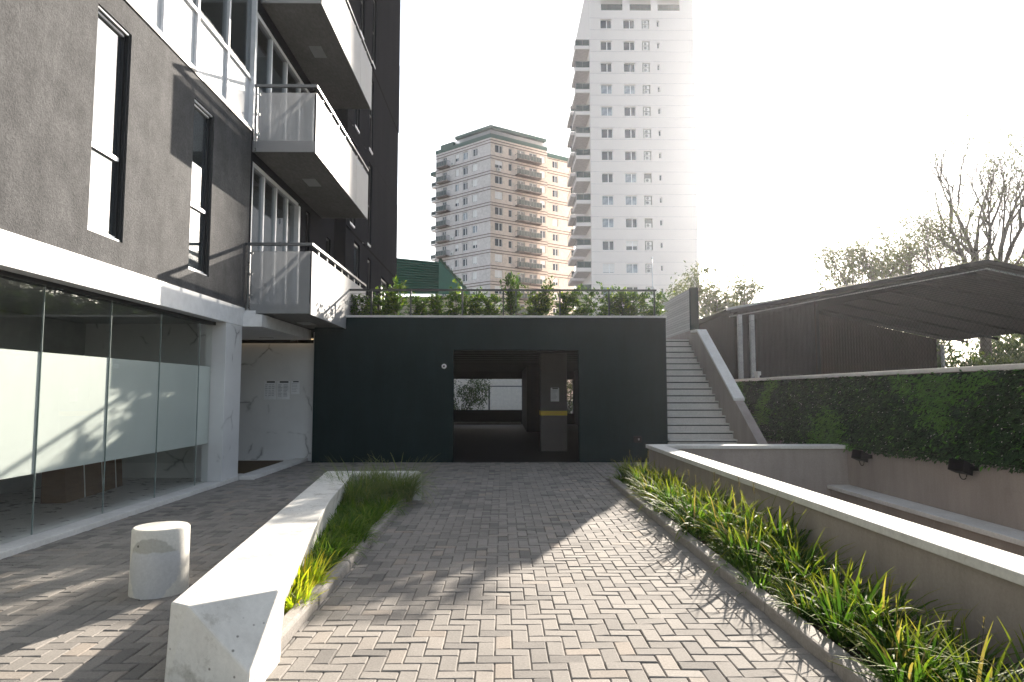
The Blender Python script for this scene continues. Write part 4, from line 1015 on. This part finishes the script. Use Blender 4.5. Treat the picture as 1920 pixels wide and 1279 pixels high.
# --- green metal roof house, siding house behind garage
gh = thing('green_roof_house', 'low building with dark green ribbed metal roof behind the terrace hedge', 'building', (-7, 48, 0))
b = MB()
def ribs(a0, a1, b0, b1, n):
    a0, a1, b0, b1 = map(Vector, (a0, a1, b0, b1)); nr = (a1 - a0).cross(b0 - a0).normalized()
    if nr.z < 0: nr = -nr
    for i in range(n):
        f0, f1 = i / n, (i + 1) / n; f2 = f1 - .35 / n
        p = [a0.lerp(b0, f0), a1.lerp(b1, f0), a1.lerp(b1, f2), a0.lerp(b0, f2)]; b.add(p, [(0, 1, 2, 3)], 'green_metal')
        q = [a0.lerp(b0, f2), a1.lerp(b1, f2), a1.lerp(b1, f2) + nr * .2, a0.lerp(b0, f2) + nr * .2]; b.add(q, [(0, 1, 2, 3)], 'green_metal')
        s_ = [q[3], q[2], a1.lerp(b1, f1) + nr * .2, a0.lerp(b0, f1) + nr * .2]; b.add(s_, [(0, 1, 2, 3)], 'green_metal')
        e_ = [s_[3], s_[2], a1.lerp(b1, f1), a0.lerp(b0, f1)]; b.add(e_, [(0, 1, 2, 3)], 'green_metal')
ribs((-12., 45., 8.2), (-4.35, 45., 8.2), (-12., 46.6, 11.3), (-4.35, 46.6, 10.55), 13)
ribs((-2.3, 46., 8.3), (-2.3, 60., 8.3), (-4.35, 45., 10.55), (-4.35, 60., 10.55), 9)
b.quad((-4.35, 45., 8.2), (-2.3, 46., 8.3), (-4.35, 45., 10.55), (-4.35, 45.02, 10.5), 'green_metal'); b.quad((-12, 46.6, 11.3), (-4.35, 46.6, 10.55), (-4.35, 60, 10.55), (-12, 60, 11.3), 'green_metal'); rp(b, 'roof', gh)
b = MB(); b.box(-11.5, -2.6, 46.3, 59.5, 0, 8.19, 'beige_render'); rp(b, 'wall', gh)

hs = thing('siding_house', 'small white horizontally boarded house seen through the garage', 'house', (0, 44, 0))
b = MB()
for k in range(9):
    z0 = .0 + .34 * k
    b.prism([(-4.5, 42., z0), (-4.5, 42., z0 + .33), (-4.5, 42.06, z0 + .335), (-4.5, 42.06, z0)], (7.2, 0, 0), 'white_siding')
b.box(-4.5, 2.7, 42.061, 47., -.05, 3.06, 'white_siding'); rp(b, 'wall', hs)
b = MB(); b.prism([(-4.8, 41.5, 3.06), (-4.8, 47.5, 3.06), (-4.8, 44.5, 4.2)], (7.8, 0, 0), 'grey_beige_render'); rp(b, 'roof', hs)
m = MB(); m.box(1.45, 2.2, 41.97, 41.995, .6, 2.1, 'far_glass'); m.box(1.38, 1.45, 41.95, 42., .55, 2.15, 'white_aluminium'); rp(m, 'window', hs)
m = MB(); m.tube([(0, 0, 0), (0, 0, 1.9)], .05, 'black_aluminium', 6); m.tube([(0, 0, 1.87), (3.2, 0, 1.87)], .03, 'black_aluminium', 5); tag(m.build('back_gate_frame', loc=(-.75, 38., 0)), 'thin dark steel frame standing before the white house seen through the garage', 'frame')
wl = thing('lamp_post', 'slim pale post rising beside the tower above the stair-side hedge', 'post', (4.9, 21.5, 3.0))
m = MB(); m.tube([(0, 0, 0), (0, 0, 2.9)], .018, 'white_aluminium', 8); m.tube([(0, 0, -3.0), (0, 0, 0)], .05, 'white_aluminium', 8); m.build('pole', wl)
m = MB(); m.tube([(0, 0, 2.9), (0, 0, 2.96)], .024, 'white_aluminium', 8); m.build('cap', wl)

def bush(seed, w, h, n, L=.12):
    r = random.Random(seed); lf = MB(); st = MB()
    cl = [(Vector((r.gauss(0, w * .28), r.gauss(0, w * .22), h * r.uniform(.25, .9))), r.uniform(.25, .5) * w * .5) for _ in range(16)]
    for c, q in cl:
        st.tube([(r.gauss(0, .1), r.gauss(0, .1), -.05), tuple(c * .5 + Vector((0, 0, .1))), tuple(c)], [.035, .02, .008], 'tree_bark', 5, False)
    for i in range(n):
        c, q = r.choice(cl); v = rvec(r); p = c + v * q * r.uniform(.5, 1.1)
        leaf(lf, p, v + rvec(r), Vector((0, 0, 1)) + rvec(r) * .5, L * r.uniform(.7, 1.3), L * .5, 'bush_leaf', min(1, max(.01, r.gauss(.45, .25))))
    return st, lf
bl = [('dark bush left of the white house seen through the garage', (-2.2, 35.2, 0), 1.0), ('bushy green shrub seen through the gap beside the garage pillar', (3.6, 36., 0), 1.), ('leafy bush under the far eave of the shed', (27.5, 41., 0), 1.3), ('broad bush beyond the open shed side', (31.5, 42., 0), 1.5), ('dark bush by the shed back wall corner', (25.6, 42., 0), 1.3), ('bush at the edge of frame seen under the shed roof', (35.5, 43., 0), 1.5), ('tall dense bush filling the gap under the right shed eave', (28.5, 46., 0), 2.3), ('tallest bush behind the open shed side', (33., 47., 0), 2.5), ('bush between the shed post and the frame edge', (37., 46., 0), 2.4), ('dark bush far right beyond the shed', (41.5, 47., 0), 2.4)]
pr = []
for k in range(2):
    a, l = bush(300 + k, 2.8, 2.5, 4200, .15); t = thing('bush', 'x', 'bush'); a.build('stem', t); l.build('foliage', t); pr.append(t)
for i, (lab, p, s) in enumerate(bl):
    o = pr[i] if i < 2 else dup(pr[i % 2]); o.location = p; o.scale = (s, s, s * 1.05); o.rotation_euler = (0, 0, i * 1.3); o['label'] = lab; o['group'] = 'bushes behind the buildings'
    if i == 0: o.scale = (.8, .8, .95)

def tree(seed, h, spread, ntr, leafn, leafL, name, label, loc_, up=.5, lo=.25, dens=None, tw=True):
    r = random.Random(seed); st = MB(); lf = MB(); tips = []
    def grow(p, d, L, rad, lev):
        pts = [p]; n = 5; rs = [rad]
        for i in range(n):
            d = (d + rvec(r) * .22 + Vector((0, 0, up * .12))).normalized(); p = p + d * L / n; pts.append(p); rs.append(rad * (1 - .5 * (i + 1) / n))
            if lev < 3 and i >= 1 and r.random() < .85:
                e = (d + rvec(r) * .9 + Vector((0, 0, .15))).normalized(); grow(p, e, L * r.uniform(.45, .7), rs[-1] * .6, lev + 1)
            if lev >= 2: tips.append((p, d))
        tips.append((p, d)); st.tube(pts, rs, 'tree_bark', 6 if lev < 2 else 4, False)
        if lev < 3:
            for k in range(2): grow(p, (d + rvec(r) * .5).normalized(), L * .55, rs[-1] * .8, lev + 1)
    base = Vector((0, 0, 0)); t0 = h * lo
    st.tube([base - Vector((0, 0, .2)), base + Vector((.05, 0, t0 * .5)), base + Vector((0, 0, t0 * 1.05))], [h * .022, h * .018, h * .015], 'tree_bark', 9)
    for k in range(ntr):
        a = 6.28 * k / ntr + r.uniform(-.4, .4); d = Vector((math.cos(a) * spread, math.sin(a) * spread, 1)).normalized()
        grow(Vector((0, 0, t0)), d, (h - t0) * r.uniform(.42, .58), h * .011, 0)
    tips = [q for q in tips if dens is None or dens(q[0], r)]
    zmax = max(q[0].z for q in tips) if tips else h
    for i in range(leafn):
        p, d = r.choice(tips); q = p + rvec(r) * leafL * 2.2 * r.random()
        leaf(lf, q, d * .4 + rvec(r) + Vector((0, 0, -.5)), Vector((0, 0, 1)) + rvec(r), leafL * r.uniform(.6, 1.3), leafL * .34, 'gum_leaf', min(1, max(.01, r.gauss(.45, .25))))
    t = thing(name, label, 'tree', loc_, 'trees beyond the shed'); st.build('trunk', t); lf.build('crown', t)
    k = h / max(zmax, max(p[2] for p in st.v)); t.scale = (k, k, k)
    return t
tree(1, 21.2, .36, 6, 1700, .30, 'gum_tree', 'tall half-bare tree with upright limbs above the shed ridge', (33.0, 45, 0), .8, .38, lambda p, r: r.random() < (.9 if p.z < 11 else .12 if p.x > -.5 else .02))
tree(2, 15.6, .62, 5, 6500, .30, 'gum_tree', 'leafy spreading tree left of the half-bare one behind the shed', (29.6, 45, 0), .35, .4)
tree(3, 12.6, .7, 5, 5200, .30, 'gum_tree', 'pale green lower tree at the left end of the group behind the shed', (25.6, 46, 0), .3, .4)
tree(4, 9.8, .55, 5, 5200, .3, 'gum_tree', 'small leafy tree beside the tower foot above the shed eave', (14.6, 44, 0), .4, .35)
tree(5, 13.5, .5, 5, 5200, .3, 'gum_tree', 'leafy tree partly cut by the frame right of the half-bare tree', (36.8, 46, 0), .4, .35)
def big_tree(seed, h, w, n):
    r = random.Random(seed); st = MB(); lf = MB(); cl = []
    st.tube([(0, 0, -.2), (.1, 0, h * .2), (0, .1, h * .42)], [.24, .19, .15], 'tree_bark', 9)
    for k in range(9):
        a = k * 2.4; z0 = h * r.uniform(.22, .42); c = Vector((math.cos(a) * w * r.uniform(.15, .38), math.sin(a) * w * r.uniform(.15, .38), h * r.uniform(.4, .88)))
        st.tube([(0, 0, z0), tuple(c * .5 + Vector((0, 0, z0 * .5))), tuple(c)], [.11, .07, .025], 'tree_bark', 6, False)
        for q in range(4): cl.append((c + rvec(r) * w * .16, w * r.uniform(.10, .19)))
    for i in range(n):
        c, q = r.choice(cl); v = rvec(r)
        leaf(lf, c + v * q * r.uniform(.55, 1.1), v + rvec(r), Vector((0, 0, 1)) + rvec(r) * .5, r.uniform(.22, .38), r.uniform(.13, .2), 'bush_leaf', min(1, max(.01, r.gauss(.4, .25))))
    return st, lf
a_, l_ = big_tree(501, 10.5, 7., 5200); bt = thing('broad_tree', 'x', 'tree', group='trees reflected in the shopfront'); a_.build('trunk', bt); l_.build('crown', bt)
for i, (x, y, sc) in enumerate(((13.5, 11.5, .85), (14., 5.5, 1.05), (15., -1., 1.15), (14., -7.5, 1.1), (19., 9., 1.15))):
    o = bt if i == 0 else dup(bt); o.location = (x, y, 0); o.rotation_euler = (0, 0, i * 1.7); o.scale = (sc, sc, sc)
    o['label'] = 'broad leafy tree right of the ramp, seen only reflected in the shopfront glass'
tree(6, 8.1, .5, 4, 1600, .28, 'gum_tree', 'distant treetop just showing over the shed roof between two gaps', (22.3, 55, 0), .4, .35)

# ------------------------------------------------------------------ haze volume added in place of lens glare
b = MB(); b.box(-310, 310, -310, 310, -3.5, 75, 'glare_haze') if False else None
t = NT('glare_haze'); pv = t.n('ShaderNodeVolumePrincipled'); pv.inputs['Color'].default_value = (.93, .95, 1., 1); pv.inputs['Density'].default_value = .00025; pv.inputs['Anisotropy'].default_value = .7
t.l(pv.outputs[0], t.out.inputs['Volume'])
b.box(-310, 310, -310, 310, -3.5, 75, 'glare_haze'); hz_ = b.build('haze'); hz_['kind'] = 'stuff'; hz_['label'] = 'thin bright haze added around the whole scene to stand in for lens glare'; hz_['category'] = 'haze'  # haze object is an added volume standing in for lens glare

# ------------------------------------------------------------------ light and camera
AZ, EL = 21.3, 19.1
w = bpy.data.worlds.new('World'); S.world = w; w.use_nodes = True; nt = w.node_tree
bg = nt.nodes['Background']; sk = nt.nodes.new('ShaderNodeTexSky'); sk.sky_type = 'NISHITA'; sk.sun_disc = False
sk.sun_elevation = R(EL); sk.sun_rotation = R(AZ); sk.altitude = 50; sk.air_density = 1.; sk.dust_density = 1.2; sk.ozone_density = 1.
hs_ = nt.nodes.new('ShaderNodeHueSaturation'); hs_.inputs['Saturation'].default_value = .55; nt.links.new(sk.outputs[0], hs_.inputs['Color']); nt.links.new(hs_.outputs[0], bg.inputs['Color']); bg.inputs['Strength'].default_value = .08
sun = bpy.data.lights.new('sun', 'SUN'); sun.energy = 5.; sun.angle = R(.5); sun.color = (1., .9, .78)
so = bpy.data.objects.new('sun', sun); C.objects.link(so)
d = Vector((math.sin(R(AZ)) * math.cos(R(EL)), math.cos(R(AZ)) * math.cos(R(EL)), math.sin(R(EL))))
so.rotation_euler = d.to_track_quat('Z', 'Y').to_euler(); so.location = (30, 60, 40)
cam = bpy.data.cameras.new('camera'); cam.sensor_width = 36; cam.lens = 1250 / 1920 * 36; cam.clip_end = 2000; cam.clip_start = .05
co = bpy.data.objects.new('camera', cam); C.objects.link(co); co.location = (0, 0, 1.55)
co.rotation_euler = (R(90) + math.atan(95.5 / 1250), 0, -math.atan(18 / 1250)); S.camera = co
S.view_settings.view_transform = 'Standard'; S.view_settings.look = 'None'; S.view_settings.exposure = 1.95; S.view_settings.gamma = 1
S.render.engine = 'CYCLES'; cy = S.cycles
cy.use_denoising = True; cy.max_bounces = 8; cy.diffuse_bounces = 4; cy.glossy_bounces = 4; cy.transmission_bounces = 6; cy.transparent_max_bounces = 16; cy.volume_bounces = 1
cy.sample_clamp_indirect = 8; cy.caustics_reflective = False; cy.caustics_refractive = False
